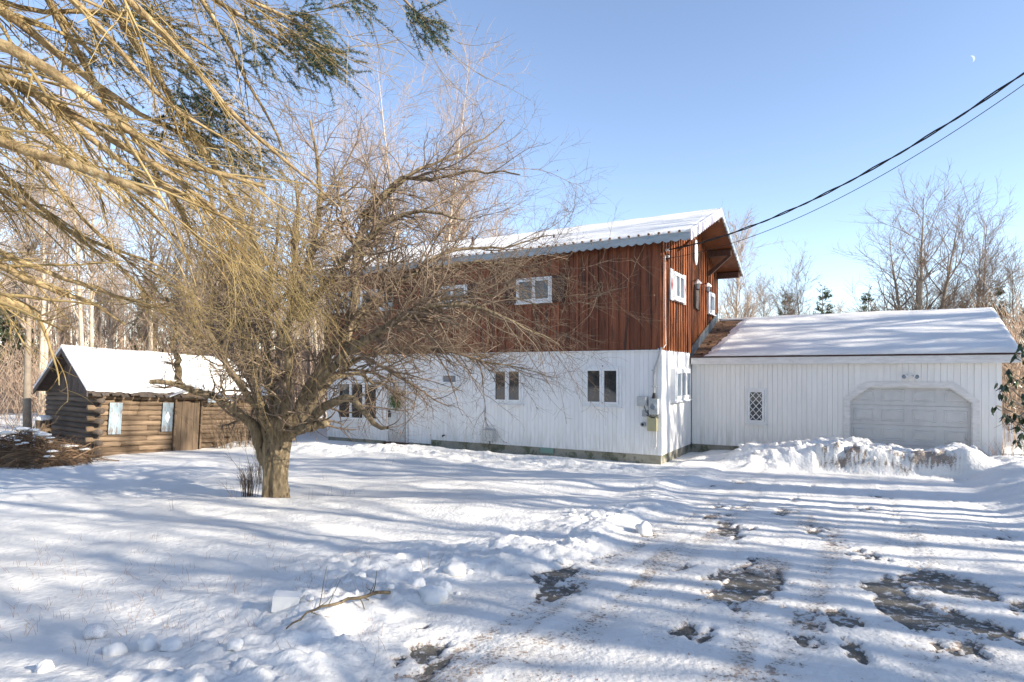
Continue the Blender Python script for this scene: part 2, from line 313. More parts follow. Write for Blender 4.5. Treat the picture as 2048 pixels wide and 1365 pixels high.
# snow material with dirt where the drive is worn
def snow_ground_mat():
    m = mat('ground_snow', (.71,.685,.64), (.79,.765,.715), 1.6, rough=.72, bump=.016, bscale=22)
    n = m.node_tree; L = n.links; b = n.nodes['Principled BSDF']; src = b.inputs['Base Color'].links[0].from_socket
    at_ = n.nodes.new('ShaderNodeAttribute'); at_.attribute_name = 'dirt'
    tc = n.nodes.new('ShaderNodeTexCoord')
    def nz(scale, det=6, r=.7):
        q = n.nodes.new('ShaderNodeTexNoise'); q.inputs['Scale'].default_value = scale; q.inputs['Detail'].default_value = det; q.inputs['Roughness'].default_value = r
        L.new(tc.outputs['Object'], q.inputs[0]); return q.outputs[0]
    def math_(op, a, b_):
        q = n.nodes.new('ShaderNodeMath'); q.operation = op
        for i, v in enumerate((a, b_)):
            if isinstance(v, (int, float)): q.inputs[i].default_value = v
            else: L.new(v, q.inputs[i])
        q.use_clamp = False; return q.outputs[0]
    sp = math_('ADD', math_('MULTIPLY', at_.outputs['Fac'], .30), nz(34))
    r = n.nodes.new('ShaderNodeValToRGB'); r.color_ramp.elements[0].position = .69; r.color_ramp.elements[1].position = .75; L.new(sp, r.inputs[0])
    mask = math_('MULTIPLY', r.outputs[0], math_('MINIMUM', math_('MULTIPLY', at_.outputs['Fac'], 3), 1.0))
    cc = n.nodes.new('ShaderNodeValToRGB'); cc.color_ramp.elements[0].position = .4; cc.color_ramp.elements[1].position = .6
    cc.color_ramp.elements[0].color = (.09,.065,.05,1); cc.color_ramp.elements[1].color = (.30,.17,.10,1); L.new(nz(9), cc.inputs[0])
    mx = n.nodes.new('ShaderNodeMix'); mx.data_type = 'RGBA'; L.new(mask, mx.inputs[0]); L.new(src, mx.inputs[6]); L.new(cc.outputs[0], mx.inputs[7])
    pk = math_('MULTIPLY', math_('MINIMUM', math_('MULTIPLY', at_.outputs['Fac'], 1.5), 1.0), math_('MULTIPLY', nz(3.5), .95))
    m0 = n.nodes.new('ShaderNodeMix'); m0.data_type = 'RGBA'; L.new(pk, m0.inputs[0]); L.new(mx.outputs[2], m0.inputs[6]); m0.inputs[7].default_value = (.42,.375,.32,1); mx = m0
    # a brown forest floor far from the yard
    a2 = n.nodes.new('ShaderNodeAttribute'); a2.attribute_name = 'litter'
    lt = n.nodes.new('ShaderNodeValToRGB'); lt.color_ramp.elements[0].color = (.20,.13,.08,1); lt.color_ramp.elements[1].color = (.40,.29,.20,1); L.new(nz(1.5), lt.inputs[0])
    ls = math_('ADD', math_('MULTIPLY', a2.outputs['Fac'], .9), nz(.7)); lr = n.nodes.new('ShaderNodeValToRGB'); lr.color_ramp.elements[0].position = .98; lr.color_ramp.elements[1].position = 1.0
    L.new(ls, lr.inputs[0])
    m2 = n.nodes.new('ShaderNodeMix'); m2.data_type = 'RGBA'; L.new(lr.outputs[0], m2.inputs[0]); L.new(mx.outputs[2], m2.inputs[6]); L.new(lt.outputs[0], m2.inputs[7])
    L.new(m2.outputs[2], b.inputs['Base Color'])
    return m
gr = grid('snow_ground', xs, ys, height, snow_ground_mat())
X, Y = np.meshgrid(xs, ys); xl, yl = to_local(X, Y); Z = height(X, Y); zb = base_h(X, Y)
edge = berm_x(yl)
dr = sm(-.3, .3, xl-edge)*sm(DR+.2, DR-.3, xl)*sm(.4, -.4, yl)
thin = np.clip(1-(Z-zb-.028)/.022, 0, 1)
streak = (np.exp(-((xl-2.5)/.35)**2)+np.exp(-((xl-3.6)/.40)**2)+.6*np.exp(-((xl-4.7)/.35)**2))*sm(-.04, .16, fbm(xl*5, yl*.8, 4, 210, .6))
dirt = dr*(.20+.75*thin+.50*streak)*(.25+.75*sm(-1, -7, yl))
dirt = dirt+.16*np.exp(-((xl-edge+.1)/.5)**2)*sm(-2, -8, yl)*sm(-.02, .22, fbm(X*2, Y*2, 3, 200))
pf = sm(3.2, 3.5, xl)*sm(6.1, 5.6, xl)*np.exp(-((yl-.42)/.22)**2)
dirt = dirt+pf*1.3*sm(-.02, .14, fbm(xl*2.2, Z*9, 4, 201, .65))
for nm, arr in (('dirt', dirt), ('litter', sm(34, 48, np.hypot(X, Y)))):
    a_ = gr.data.attributes.new(nm, 'FLOAT', 'POINT'); a_.data.foreach_set('value', arr.ravel().astype(np.float32))
del X, Y, Z, zb
# asphalt under the drive
def drv():
    u = np.linspace(DL-.6, DR+.4, 30); v = np.linspace(-17, .6, 120); U, V_ = np.meshgrid(u, v); Xw, Yw = to_world(U, V_)
    Z = base_h(Xw, Yw)+.030; P = np.stack([Xw, Yw, Z], -1).reshape(-1, 3); i = (np.arange(29)[None]+np.arange(119)[:, None]*30).ravel()
    me = mesh_np('driveway', P, [np.stack([i, i+1, i+31, i+30], -1)], True); o = link('driveway', me, None, M['asphalt']); o['kind'] = 'structure'
drv()
def gz(x, y): return float(height(np.array([x]), np.array([y]))[0])

# ------------------------------------------------------------------ house
HROT = (0, 0, R_(-30))
house = thing('chalet_house', 'two storey chalet with white lower siding, red-brown board upper storey and snowy gable roof', 'house', (CX, CY, 0), HROT)
XL = -11.16; YB = 6.2; ZS = .23; ZM = 2.80; ZT = 5.36
RE_Y0, RE_Y1, RE_Z, RR_Y, RR_Z = -.32, 6.52, 5.43, 3.1, 6.70
def roof_z(y): return RE_Z+(RR_Z-RE_Z)*(1-abs(y-RR_Y)/(RR_Y-RE_Y0))
box('wall', M['darkwood'], house, XL+.04, -.04, .04, YB-.02, ZM-.1, ZT-.05)
box('wall', M['trim'], house, XL+.04, -.04, .04, YB-.02, .2, ZM-.1)
box('foundation', M['concrete'], house, XL+.02, -.02, .02, YB, -.3, ZS+.01)
# a row of boards over a wall; axis 'x' = front wall, 'y' = gable wall
def boards(name, m, parent, a0, a1, w, gap, off, th, zlo, zhi, ax='x', jit=0, cache={}):
    n = max(1, round((a1-a0)/w)); w = (a1-a0)/n
    for i in range(n):
        p, q = a0+i*w+gap/2, a0+(i+1)*w-gap/2
        zl = [zlo(p), zlo(q)] if callable(zlo) else [zlo]*2; zh = [zhi(p), zhi(q)] if callable(zhi) else [zhi]*2
        j = random.uniform(0, jit)
        if ax == 'x': poly = [(0,0,zl[0]), (q-p,0,zl[1]), (q-p,0,zh[1]), (0,0,zh[0])]; d = (0,-th-j,0); loc = (p, off, 0)
        else: poly = [(0,0,zl[0]), (0,q-p,zl[1]), (0,q-p,zh[1]), (0,0,zh[0])]; d = (th+j,0,0); loc = (off, p, 0)
        key = (name, m.name, ax, round(q-p, 3), tuple(round(v, 3) for v in zl+zh), round(j*200), id(parent))
        me = cache.get(key)
        if me is None: me = MB().prism(poly, d).mesh(name, m); cache[key] = me
        o = link(name, me, parent); o.location = loc
XS = fr(862, 880)[0]
boards('siding_board', M['white'], house, XS, -.09, .115, .004, .04, .04, ZS, ZM)
boards('siding_board', M['white'], house, XL+.06, fr(776, 880)[0]-.06, .115, .004, .04, .04, .10, ZM)
boards('siding_board', M['white'], house, fr(814, 880)[0]+.06, XS-.003, .115, .004, .04, .045, .10, ZM)
xd0, xd1 = fr(776, 880)[0]-.06, fr(814, 880)[0]+.06
boards('siding_board', M['white'], house, xd0, xd1, .115, .004, .04, .04, 2.13, ZM)
boards('siding_board', M['white'], house, .09, 2.84, .115, .004, -.04, .04, ZS, ZM, 'y')
box('corner_trim', M['trim'], house, -.09, .012, -.012, .09, ZS, ZM)
box('corner_trim', M['trim'], house, XL, XL+.06, -.012, .09, .1, ZM)
# upper boards and battens
boards('board', M['redwood'], house, XL, -.0, .272, .004, .05, .055, ZM-.03, ZT, 'x', .006)
boards('board', M['gablewood'], house, 0.03, YB, .235, .004, -.03, .035, ZM-.03, lambda y: roof_z(y)-.16, 'y', .006)
nb = round(-XL/.272); bme = MB().box(-.024, .024, -.028, 0, ZM-.05, ZT).mesh('batten', M['redwood'])
for i in range(nb+1):
    o = link('batten', bme, house); o.location = (XL+(-XL)/nb*i-(.03 if i == nb else 0), -.011, 0)
nb = round(YB/.235)
for i in range(nb+1):
    y = .03+(YB-.03)/nb*i
    MB().prism([(0,-.022,ZM-.05),(0,.022,ZM-.05),(0,.022,roof_z(y)-.17),(0,-.022,roof_z(y)-.17)], (.028,0,0)).build('batten', M['gablewood'], house).location = (.012, y, 0)
box('water_table', M['trim'], house, XL, .03, -.05, -.012, ZM-.06, ZM-.035)
# roof
RX0, RX1 = XL-.75, .75
rf = MB().prism([(RX0,RE_Y0,RE_Z),(RX0,RR_Y,RR_Z),(RX0,RE_Y1,RE_Z),(RX0,RE_Y1,RE_Z-.10),(RX0,RR_Y,RR_Z-.11),(RX0,RE_Y0,RE_Z-.10)], (RX1-RX0,0,0)).build('roof', M['soffit'], house)
def scallop(p0, p1, h, th, nrm, pitch=.21, drop=.05):
    """board hanging from the line p0-p1 with a scalloped lower edge"""
    p0 = Vector(p0); p1 = Vector(p1); L = (p1-p0).length; n = max(1, round(L/pitch)); up = Vector((0,0,1)); v = []; f = []; K = 6; nrm = Vector(nrm)*th
    N = n*K
    for i in range(N+1):
        t = i/N; q = p0.lerp(p1, t); ph = (i % K)/K; dz = h-drop*(1-math.sin(math.pi*ph))
        v += [q, q-up*dz, q+nrm, q+nrm-up*dz]
    for i in range(N):
        a = i*4; b = a+4; f += [(a,a+1,b+1,b),(a+2,b+2,b+3,a+3),(a+1,a+3,b+3,b+1),(a,b,b+2,a+2)]
    f += [(0,2,3,1),(N*4,N*4+1,N*4+3,N*4+2)]
    return MB().add(v, f)
scallop((RX0,RE_Y0,RE_Z+.02),(RX1,RE_Y0,RE_Z+.02),.20,.035,(0,-1,0)).build('fascia', M['fascia'], house)
scallop((RX1,RE_Y0-.03,RE_Z+.04),(RX1,RR_Y,RR_Z+.05),.24,.035,(1,0,0)).build('bargeboard', M['barge'], house)
scallop((RX1,RE_Y1,RE_Z+.04),(RX1,RR_Y+.004,RR_Z+.05),.20,.035,(1,0,0)).build('bargeboard', M['fascia'], house)
scallop((RX0,RE_Y0-.03,RE_Z+.04),(RX0,RR_Y,RR_Z+.05),.22,.035,(-1,0,0)).build('bargeboard', M['barge'], house)
for y in (RE_Y0-.03, RE_Y1):
    MB().prism([(RX1+.036,y,RE_Z+.045),(RX1+.036,RR_Y,RR_Z+.055),(RX1+.036,RR_Y,RR_Z+.075),(RX1+.036,y,RE_Z+.065)],(-.09,0,0)).build('drip_edge', M['darkmetal'] if y > 1 else M['oldtrim'], house)
# beams under the overhang and the diagonal brace
for y, s in ((RR_Y, .16), (4.85, .15), (YB-.02, .15), (1.4, .10)):
    box('purlin', M['darkwood'], house, -.02, RX1-.05, y-s/2, y+s/2, roof_z(y)-.13-s*1.15, roof_z(y)-.125)
yb = 4.85; zt = roof_z(yb)-.30
MB().prism([(.02,yb-.05,zt-.62),(.02,yb-.05,zt-.45),(RX1-.12,yb-.05,zt+.0),(RX1-.02,yb-.05,zt+.0)], (0,.10,0)).build('brace', M['darkwood'], house)
yb = 1.4; zt = roof_z(yb)-.24
MB().prism([(.02,yb-.03,zt-.5),(.02,yb-.03,zt-.42),(RX1-.16,yb-.03,zt),(RX1-.08,yb-.03,zt)], (0,.06,0)).build('brace', M['gablewood'], house)
# roof snow
def roof_snow(parent, x0, x1, y0, y1, z0, z1, t, nx, ny, seed, left=None, edge_amp=.04, mt=None, yb=None, zb_=None):
    """snow sheet on the slope from eave (y0,z0) to ridge (y1,z1)"""
    u = np.linspace(0, 1, nx); v = np.linspace(0, 1, ny); U, V_ = np.meshgrid(u, v)
    Yl = y0+(y1-y0)*V_; X0 = np.full_like(U, x0) if left is None else left(V_)
    Xl = X0+(x1-X0)*U
    e = edge_amp*fbm(Xl*3, Xl*0+seed, 4, seed, .6)
    Yl = Yl-e*(1-V_)**12*1.5
    Zb = z0+(z1-z0)*(Yl-y0)/(y1-y0)
    th_ = t*(1+.9*fbm(Xl*.9, Yl*1.2, 4, seed+3))*np.minimum(1, .25+V_*26)*np.minimum(1, .35+(1-U)*60)
    if left is not None: th_ = th_*np.minimum(1, .12+U*22)
    top = np.stack([Xl, Yl, Zb+th_], -1).reshape(-1, 3); bot = np.stack([Xl, Yl, Zb+.004], -1).reshape(-1, 3)
    i = (np.arange(nx-1)[None]+np.arange(ny-1)[:, None]*nx).ravel(); n = nx*ny
    f = [np.stack([i, i+1, i+1+nx, i+nx], -1)]
    b = np.arange(nx-1); f.append(np.stack([b+n, b+1+n, b+1, b], -1))
    r = np.arange(ny-1)*nx; f.append(np.stack([r, r+nx, r+nx+n, r+n], -1)); f.append(np.stack([r+nx-1+n, r+2*nx-1+n, r+2*nx-1, r+nx-1], -1))
    t_ = np.arange(nx-1)+(ny-1)*nx; f.append(np.stack([t_, t_+1, t_+1+n, t_+n], -1))
    me = mesh_np('snow_layer', np.concatenate([top, bot]), f, True); me.materials.append(mt or M['snow']); return link('snow_layer', me, parent)
roof_snow(house, RX0, RX1+.02, RE_Y0-.05, RR_Y+.02, RE_Z+.012, RR_Z+.012, .065, 420, 60, 3)
roof_snow(house, RX0, RX1+.02, RE_Y1, RR_Y+.02, RE_Z+.012, RR_Z+.012, .065, 120, 24, 4)
rib = MB().ball((0,0,0), .034, 6, 4, (1,1.1,.8), .25).mesh('roof_rib', M['roofing'], True)
for i in range(52):
    o = link('roof_rib', rib, house); o.location = (RX0+.1+i*.242, RE_Y0-.065, RE_Z+.048); o.rotation_euler = (0,0,i)
p = MB().tube([(0,0,-.2),(0,0,.34)], .05, 10).build('vent_pipe', M['darkmetal'], house); xx, _ = fr(946, 478, 1.4); p.location = (xx, 1.4, roof_z(1.4)); 
p = MB().tube([(0,0,-.2),(0,0,.17)], .03, 8).build('vent_pipe', M['darkmetal'], house); xx, _ = fr(1108, 470, 1.0); p.location = (xx, 1.0, roof_z(1.0))
# windows on the front wall (local y=0 plane)
def window(parent, x0, x1, z0, z1, yo, panes=2, fm='trim', gm='glass', fw=.055, cas=.07, ax='x', xo=0, depth=.055, rows=1):
    """casing + sash + separate panes; built for a wall facing -y (ax x) or +x (ax y)"""
    def P(mb, a0, a1, d0, d1, z0, z1):     # d = distance proud of wall
        if ax == 'x': return mb.box(a0, a1, yo-d1, yo-d0, z0, z1)
        return mb.box(xo+d0, xo+d1, a0, a1, z0, z1)
    fr_ = MB()
    P(fr_, x0, x1, 0, depth-.018, z0, z0+cas*.8); P(fr_, x0, x1, 0, depth-.018, z1-cas*.8, z1); P(fr_, x0, x0+cas*.8, 0, depth-.018, z0+cas*.8, z1-cas*.8); P(fr_, x1-cas*.8, x1, 0, depth-.018, z0+cas*.8, z1-cas*.8)
    w = fr_.build('window', M[fm], parent)
    P(MB(), x0-.02, x1+.02, 0, depth+.02, z0-.03, z0-.001).build('sill', M[fm], w)
    a0, a1, b0, b1 = x0+cas*.8+.002, x1-cas*.8-.002, z0+cas*.8+.002, z1-cas*.8-.002
    n = panes; wd = (a1-a0)/n
    for i in range(n):
        p0, p1 = a0+i*wd+.003, a0+(i+1)*wd-.003; s = MB()
        P(s, p0, p1, .002, depth, b0, b0+fw); P(s, p0, p1, .002, depth, b1-fw, b1); P(s, p0, p0+fw, .002, depth, b0+fw, b1-fw); P(s, p1-fw, p1, .002, depth, b0+fw, b1-fw)
        s.build('sash', M[fm], w)
        P(MB(), p0+fw, p1-fw, .002, depth-.035, b0+fw, b1-fw).build('pane', M[gm], w)
    return w
def fwin(l, t, r, b, **k):
    x0, za = fr(l, t); x1, zb = fr(r, t); _, zc = fr(l, b); _, zd = fr(r, b)
    return window(house, x0, x1, (zc+zd)/2, (za+zb)/2, 0, **k)
fwin(1168, 733, 1243, 813)
fwin(985, 735, 1047, 808)
fwin(881, 744, 920, 772, panes=1, gm='paneglass')
fwin(675, 763, 759, 842, panes=3, fw=.04)
# lower panes divider on picture window is its sashes; upper storey
def upwin(l, t, r, b, shut, **k):
    x0, za = fr(l, t, -.02); x1, _ = fr(r, t, -.02); xm = (x0+x1)/2; _, za = fr((l+r)/2, t, -.02); _, zb = fr((l+r)/2, b, -.02)
    w = window(house, x0, x1, zb, za, -.03, fw=.045, cas=.06, depth=.06, **k)
    for a, b_ in ((x0-.36, x0-.015), (x1+.015, x1+.36)):
        s = MB().box(a, b_, -.068, -.042, zb-.02, za+.02); s.build('shutter', M[shut], house)
upwin(1034, 556, 1105, 606, 'darkwood')
upwin(878, 572, 936, 615, 'darkwood')
upwin(722, 580, 770, 622, 'bluepaint')
upwin(672, 586, 700, 625, 'bluepaint')
# front door
x0, x1 = fr(776, 880)[0], fr(813, 880)[0]
f = MB().box(x0-.055, x0+.03, -.03, .04, .06, 2.13).box(x1-.03, x1+.055, -.03, .04, .06, 2.13).box(x0-.055, x1+.055, -.031, .04, 2.1, 2.18)
f.build('door_frame', M['oldtrim'], house)
dmb = MB().box(x0+.032, x1-.032, .0, .038, .09, 2.095); door = dmb.build('door', M['gdoor'], house)
box('door_jamb', M['soffit'], house, x1-.033, x1-.012, -.036, -.031, .09, 2.1)
wdt = (x1-x0-.064); xa = x0+.032
for cx in (xa+wdt*.28, xa+wdt*.72):
    for z0_, z1_ in ((.28, .95), (1.10, 1.55), (1.62, 1.98)):
        box('door_panel', M['gdoor'], door, cx-wdt*.17, cx+wdt*.17, -.012, -.001, z0_, z1_)
MB().ball((xa+.05, -.05, 1.02), .035, 8, 6).build('door_handle', M['black'], door)
box('lock_box', M['black'], door, xa+.015, xa+.09, -.06, -.002, .84, .96)
box('threshold', M['darkwood'], house, x0-.06, x1+.06, -.12, .03, 0, .085)
# evergreen swag on the door
swag = thing('door_swag', 'green evergreen swag with brown cones hanging on the white front door', 'door decoration', (0,0,0))
sw = to_world((x0+x1)/2-.02, -.04); swag.location = (sw[0], sw[1], 1.45); swag.rotation_euler = HROT
mb = MB()
for i in range(170):
    a = random.gauss(0, .42); l = random.uniform(.12, .42); st = Vector((random.gauss(0,.03), -.02-random.random()*.03, random.uniform(-.05,.22)))
    d = Vector((math.sin(a), -.15*random.random(), -math.cos(a)))*l; n_ = Vector((math.cos(a), 0, math.sin(a)))*.008
    mb.add([st-n_, st+n_, st+d+n_, st+d-n_, ], [(0,1,2,3)])
mb.build('sprays', M['green'], swag)
mb = MB()
for i in range(6): mb.ball((random.gauss(0,.05), -.07, random.uniform(.05,.24)), .035, 6, 5, (1,1,1.3), .2)
mb.build('pine_cone', M['brush'], swag)
# small wall fittings
x0, z1_ = fr(972, 858); x1, z0_ = fr(992, 882)
ac = MB().box(x0, x1, -.19, -.002, z0_, z1_-.03).prism([(x0,-.19,z1_-.03),(x0,-.002,z1_-.03),(x0,-.002,z1_+.02),(x0,-.19,z1_-.02)], (x1-x0,0,0)).build('vent_hood', M['meter'], house)
MB().tube([((x0+x1)/2,-.06,z0_),((x0+x1)/2,-.06,z0_-.1),((x0+x1)/2-.06,-.06,z0_-.14)], .014, 6).build('drain_pipe', M['darkmetal'], house)
x0, z = fr(889, 871); MB().tube([(x0,-.01,z),(x0,-.09,z),(x0,-.10,z-.04)], .022, 6).build('spigot', M['darkmetal'], house)
x0, z1_ = fr(1081, 897); x1, z0_ = fr(1107, 908); vt = box('foundation_vent', M['ventgreen'], house, x0, x1, -.012, .018, z0_, z1_+.02)
for k in range(3): box('louver', M['ventgreen'], vt, x0+.02, x1-.02, -.026, -.013, z0_+.02+k*.045, z0_+.035+k*.045)
# electric service
_, z = fr(1311, 740)
mx, mz = fr(1311, 816)
srv = [(mx-.02,-.05,fr(1311,798)[1]), (mx-.02,-.05,fr(1309,752)[1]), (mx+.01,-.05,fr(1311,735)[1]), (mx+.10,-.05,fr(1317,715)[1]), (mx+.16,-.05,2.82)]
MB().tube(srv, .028, 8).build('service_conduit', M['greymetal'], house)
for zc in (fr(1311,741)[1], fr(1311,773)[1]): box('conduit_clamp', M['meter'], house, mx-.075, mx+.035, -.085, -.002, zc-.012, zc+.012)
MB().tube([(mx-.02,-.05,fr(1311,797)[1]),(mx-.02,-.05,fr(1311,786)[1])], [.055,.03], 8).build('weather_boot', M['black'], house)
mt = box('meter_box', M['meter'], house, fr(1301,0)[0], fr(1318,0)[0], -.12, -.002, fr(1311,829)[1], fr(1311,798)[1])
MB().tube([(mx-.01,-.121,mz+.03),(mx-.01,-.15,mz+.03)], .085, 16).build('meter_ring', M['greymetal'], mt)
MB().tube([(mx-.01,-.151,mz+.03),(mx-.01,-.20,mz+.03)], [.070,.060], 16).build('meter_glass', M['paneglass'], mt)
bx = box('breaker_box', M['tan'], house, fr(1298,0)[0], fr(1315.5,0)[0], -.11, -.002, fr(1307,862)[1], fr(1307,834)[1])
box('box_lid', M['tan'], bx, fr(1297.5,0)[0], fr(1316,0)[0], -.125, -.111, fr(1307,861)[1], fr(1307,833)[1])
b2 = MB().box(fr(1277,0)[0], fr(1296,0)[0], -.11, -.002, fr(1287,812)[1], fr(1287,793)[1]).build('junction_box', M['meter'], house)
box('box_lid', M['meter'], b2, fr(1278.5,0)[0], fr(1294.5,0)[0], -.13, -.111, fr(1287,811)[1]+.01, fr(1287,793.5)[1]-.01)
box('cable_box', M['greymetal'], house, fr(1286,0)[0], fr(1297,0)[0], -.08, -.002, fr(1291,833)[1], fr(1291,821)[1])
vx, vz = fr(1287, 849); MB().tube([(vx,-.002,vz),(vx,-.07,vz)], .06, 14).build('dryer_vent', M['greymetal'], house)
MB().tube([(vx,-.071,vz),(vx,-.075,vz)], .035, 10).build('vent_opening', M['black'], house)
MB().tube([(fr(1307,0)[0],-.05,fr(1307,862)[1]),(fr(1307,0)[0],-.05,fr(1307,890)[1]),(fr(1307,0)[0]+.06,-.05,fr(1307,897)[1]),(fr(1314,0)[0],-.05,fr(1307,893)[1]),(fr(1314,0)[0],-.05,fr(1307,862)[1])], .013, 6).build('ground_conduit', M['oldtrim'], house)
for a, b_, c in (((1291,812),(1300,828),.010), ((1296,830),(1318,834),.012), ((1300,834),(1322,828),.007), ((1302,829),(1320,836),.007)):
    p0, q0 = fr(*a), fr(*b_); MB().tube([(p0[0],-.10,p0[1]),((p0[0]+q0[0])/2,-.13,(p0[1]+q0[1])/2-.04),(q0[0],-.10,q0[1])], c, 5).build('cable', M['black'], house)
# gable wall fittings
y0, z0_ = ga(1336, 540); y1, _ = ga(1367, 555)
ZW0, ZW1 = 4.06, 4.76
window(house, y0+.27, y1-.27, ZW0, ZW1, 0, panes=2, ax='y', xo=.04, fw=.045, cas=.06, depth=.07, gm='paneglass')
for a in (y0, y1-.25):
    sh = box('shutter', M['trim'], house, .042, .065, a, a+.25, ZW0-.04, ZW1+.04)
    cz = (ZW0+ZW1)/2
    MB().prism([(.066,a+.125,cz-.2),(.066,a+.20,cz),(.066,a+.125,cz+.2),(.066,a+.05,cz)], (.006,0,0)).build('painted_diamond', M['red'], sh)
y0 = ga(1412, 600)[0]; y1 = ga(1424, 600)[0]; _, z0_ = ga(1418, 629); _, z1_ = ga(1418, 586)
window(house, y0, y1, z0_, z1_, 0, panes=1, ax='y', xo=.04, fw=.06, cas=.08, depth=.07, gm='paneglass')
y0 = ga(1341, 780)[0]; y1 = ga(1373, 780)[0]
window(house, y0, y1, 1.5, 2.32, 0, panes=3, ax='y', xo=.0, fw=.055, cas=.08, depth=.14, gm='paneglass')
# oval plaque, lanterns, carved plaque: each hangs on the wall
def gpt(px, py, off): y, z = ga(px, py); w = to_world(off, y); return (w[0], w[1], z)
ov = MB()
N = 20; poly = [(0, .17*math.cos(2*math.pi*i/N), .36*math.sin(2*math.pi*i/N)) for i in range(N)]
ov.prism(poly, (.025,0,0)); o = ov.build('oval_plaque', M['trim']); o.location = gpt(1388, 506, .045); o.rotation_euler = HROT; tag(o, 'white oval plaque mounted high on the brown gable wall', 'plaque')
lant_lab = ['wall lantern above the carved plaque on the gable, the one nearer the corner', 'wall lantern right of the carved plaque, beside the small gable window']
for k, (px, py) in enumerate(((1381, 568), (1402, 574))):
    L = thing('wall_lantern', lant_lab[k], 'lantern', gpt(px, py, .04), HROT, 'lanterns on the gable wall')
    MB().tube([(0,0,.06),(.10,0,.10),(.16,0,.06)], .012, 6).build('arm', M['darkmetal'], L)
    MB().tube([(.16,0,.10),(.16,0,.02),(.16,0,-.02)], [.02,.10,.11], 8).build('hood', M['oldtrim'], L)
    MB().tube([(.16,0,-.02),(.16,0,-.16)], [.075,.05], 8).build('glass', M['paneglass'], L)
    MB().tube([(.16,0,-.16),(.16,0,-.19)], [.055,.03], 8).build('base', M['darkmetal'], L)
y, z = ga(1388, 590)
cp = MB().prism([(0,-.22,-.36),(0,.18,-.42),(0,.26,-.1),(0,.22,.2),(0,.08,.42),(0,-.10,.42),(0,-.24,.1)], (.05,0,0)).build('carved_plaque', M['gableboard']); cp.location = gpt(1389, 592, .045); cp.rotation_euler = HROT
tag(cp, 'weathered carved wooden plaque between the two gable lanterns', 'plaque')
MB().tube([(.05, .12, 5.05), (.05,.13,4.0), (.055,.14,3.2), (.06,.16,2.9), (.02,.03,2.78), (-.12,-.05,2.7)], .012, 6).build('service_cable', M['oldtrim'], house)
MB().tube([(.05,.10,5.15),(.10,.12,5.05),(.06,.28,4.92),(.11,.36,5.05),(.07,.30,5.12),(.05,.2,4.95)], .013, 6).build('cable_loop', M['black'], house)
for z in (5.18, 5.02): MB().tube([(.04,.2,z),(.13,.2,z)], .03, 8).build('insulator', M['trim'], house)

# ------------------------------------------------------------------ garage
GY = 2.86; GL = 6.88
garage = thing('attached_garage', 'low white sided garage wing with snowy roof and clipped-corner overhead door', 'garage', (CX, CY, 0), HROT)
GE_Y, GE_Z, GR_Y, GR_Z = GY-.16, 2.64, 6.07, 3.86; GX1 = 7.15
def gface(px, py): return fr(px, py, GY)
dx0, dx1 = gface(1697, 850)[0], gface(1948, 850)[0]; DZ = 1.90; ch = .42; ZSD = .23
def door_top(x):
    if x <= dx0 or x >= dx1: return ZSD
    if x < dx0+ch*1.05: return DZ-.36+(x-dx0)/(ch*1.05)*.36
    if x > dx1-ch*1.05: return DZ-.36+(dx1-x)/(ch*1.05)*.36
    return DZ
box('wall', M['trim'], garage, .01, dx0-.02, GY+.04, 9.2, .2, 2.55)
box('wall', M['trim'], garage, dx1+.02, GL-.04, GY+.04, 9.2, .2, 2.55)
box('wall', M['trim'], garage, dx0-.02, dx1+.02, GY+.3, 9.2, .0, 2.55)
box('foundation', M['concrete'], garage, .0, dx0-.02, GY+.02, 9.2, -.3, ZSD+.005)
box('foundation', M['concrete'], garage, dx1+.02, GL-.03, GY+.02, 9.2, -.3, ZSD+.005)
boards('siding_board', M['gwhite'], garage, 0.015, dx0-.003, .115, .004, GY+.04, .04, ZSD, 2.5)
boards('siding_board', M['gwhite'], garage, dx0, dx1, .125, .004, GY+.04, .04, lambda x: door_top(min(max(x, dx0+.001), dx1-.001)), 2.5)
boards('siding_board', M['gwhite'], garage, dx1+.003, GL-.1, .125, .004, GY+.04, .04, ZSD, 2.5)
box('corner_trim', M['gwhite'], garage, GL-.1, GL, GY-.012, GY+.1, ZSD, 2.5)
box('fascia', M['oldtrim'], garage, .04, GX1, GE_Y-.03, GE_Y, GE_Z-.20, GE_Z-.022)
box('soffit', M['oldtrim'], garage, .04, GX1-.01, GE_Y, GY+.04, GE_Z-.20, GE_Z-.18)
box('drip_edge', M['darkmetal'], garage, .04, GX1+.02, GE_Y-.05, GE_Y+.01, GE_Z-.02, GE_Z+.015)
g2 = 2*GR_Y-GE_Y
MB().prism([(.045,GE_Y,GE_Z),(.045,GR_Y,GR_Z),(.045,g2,GE_Z),(.045,g2,GE_Z-.08),(.045,GR_Y,GR_Z-.10),(.045,GE_Y,GE_Z-.08)], (GX1-.045,0,0)).build('roof', M['roofing'], garage)
MB().prism([(GL-.05,GY+.04,2.4),(GL-.05,9.2,2.4),(GL-.05,GR_Y,GR_Z-.1)], (.05,0,0)).build('gable_wall', M['gwhite'], garage)
for s in (0, 1):
    a = GE_Y-.03 if not s else g2; MB().prism([(GX1,a,GE_Z-.2),(GX1,a,GE_Z-.02),(GX1,GR_Y,GR_Z-.0),(GX1,GR_Y,GR_Z-.18)], (.03,0,0)).build('bargeboard', M['oldtrim'], garage)
roof_snow(garage, 0.5, GX1+.05, GE_Y-.03, GR_Y+.03, GE_Z+.016, GR_Z+.02, .085, 260, 110, 13, left=lambda v: .42+.40*v+.20*fbm(v*14, v*0+2, 4, 51, .7), edge_amp=.02)
roof_snow(garage, 0.1, GX1+.05, g2, GR_Y+.03, GE_Z+.016, GR_Z+.02, .085, 60, 20, 14)
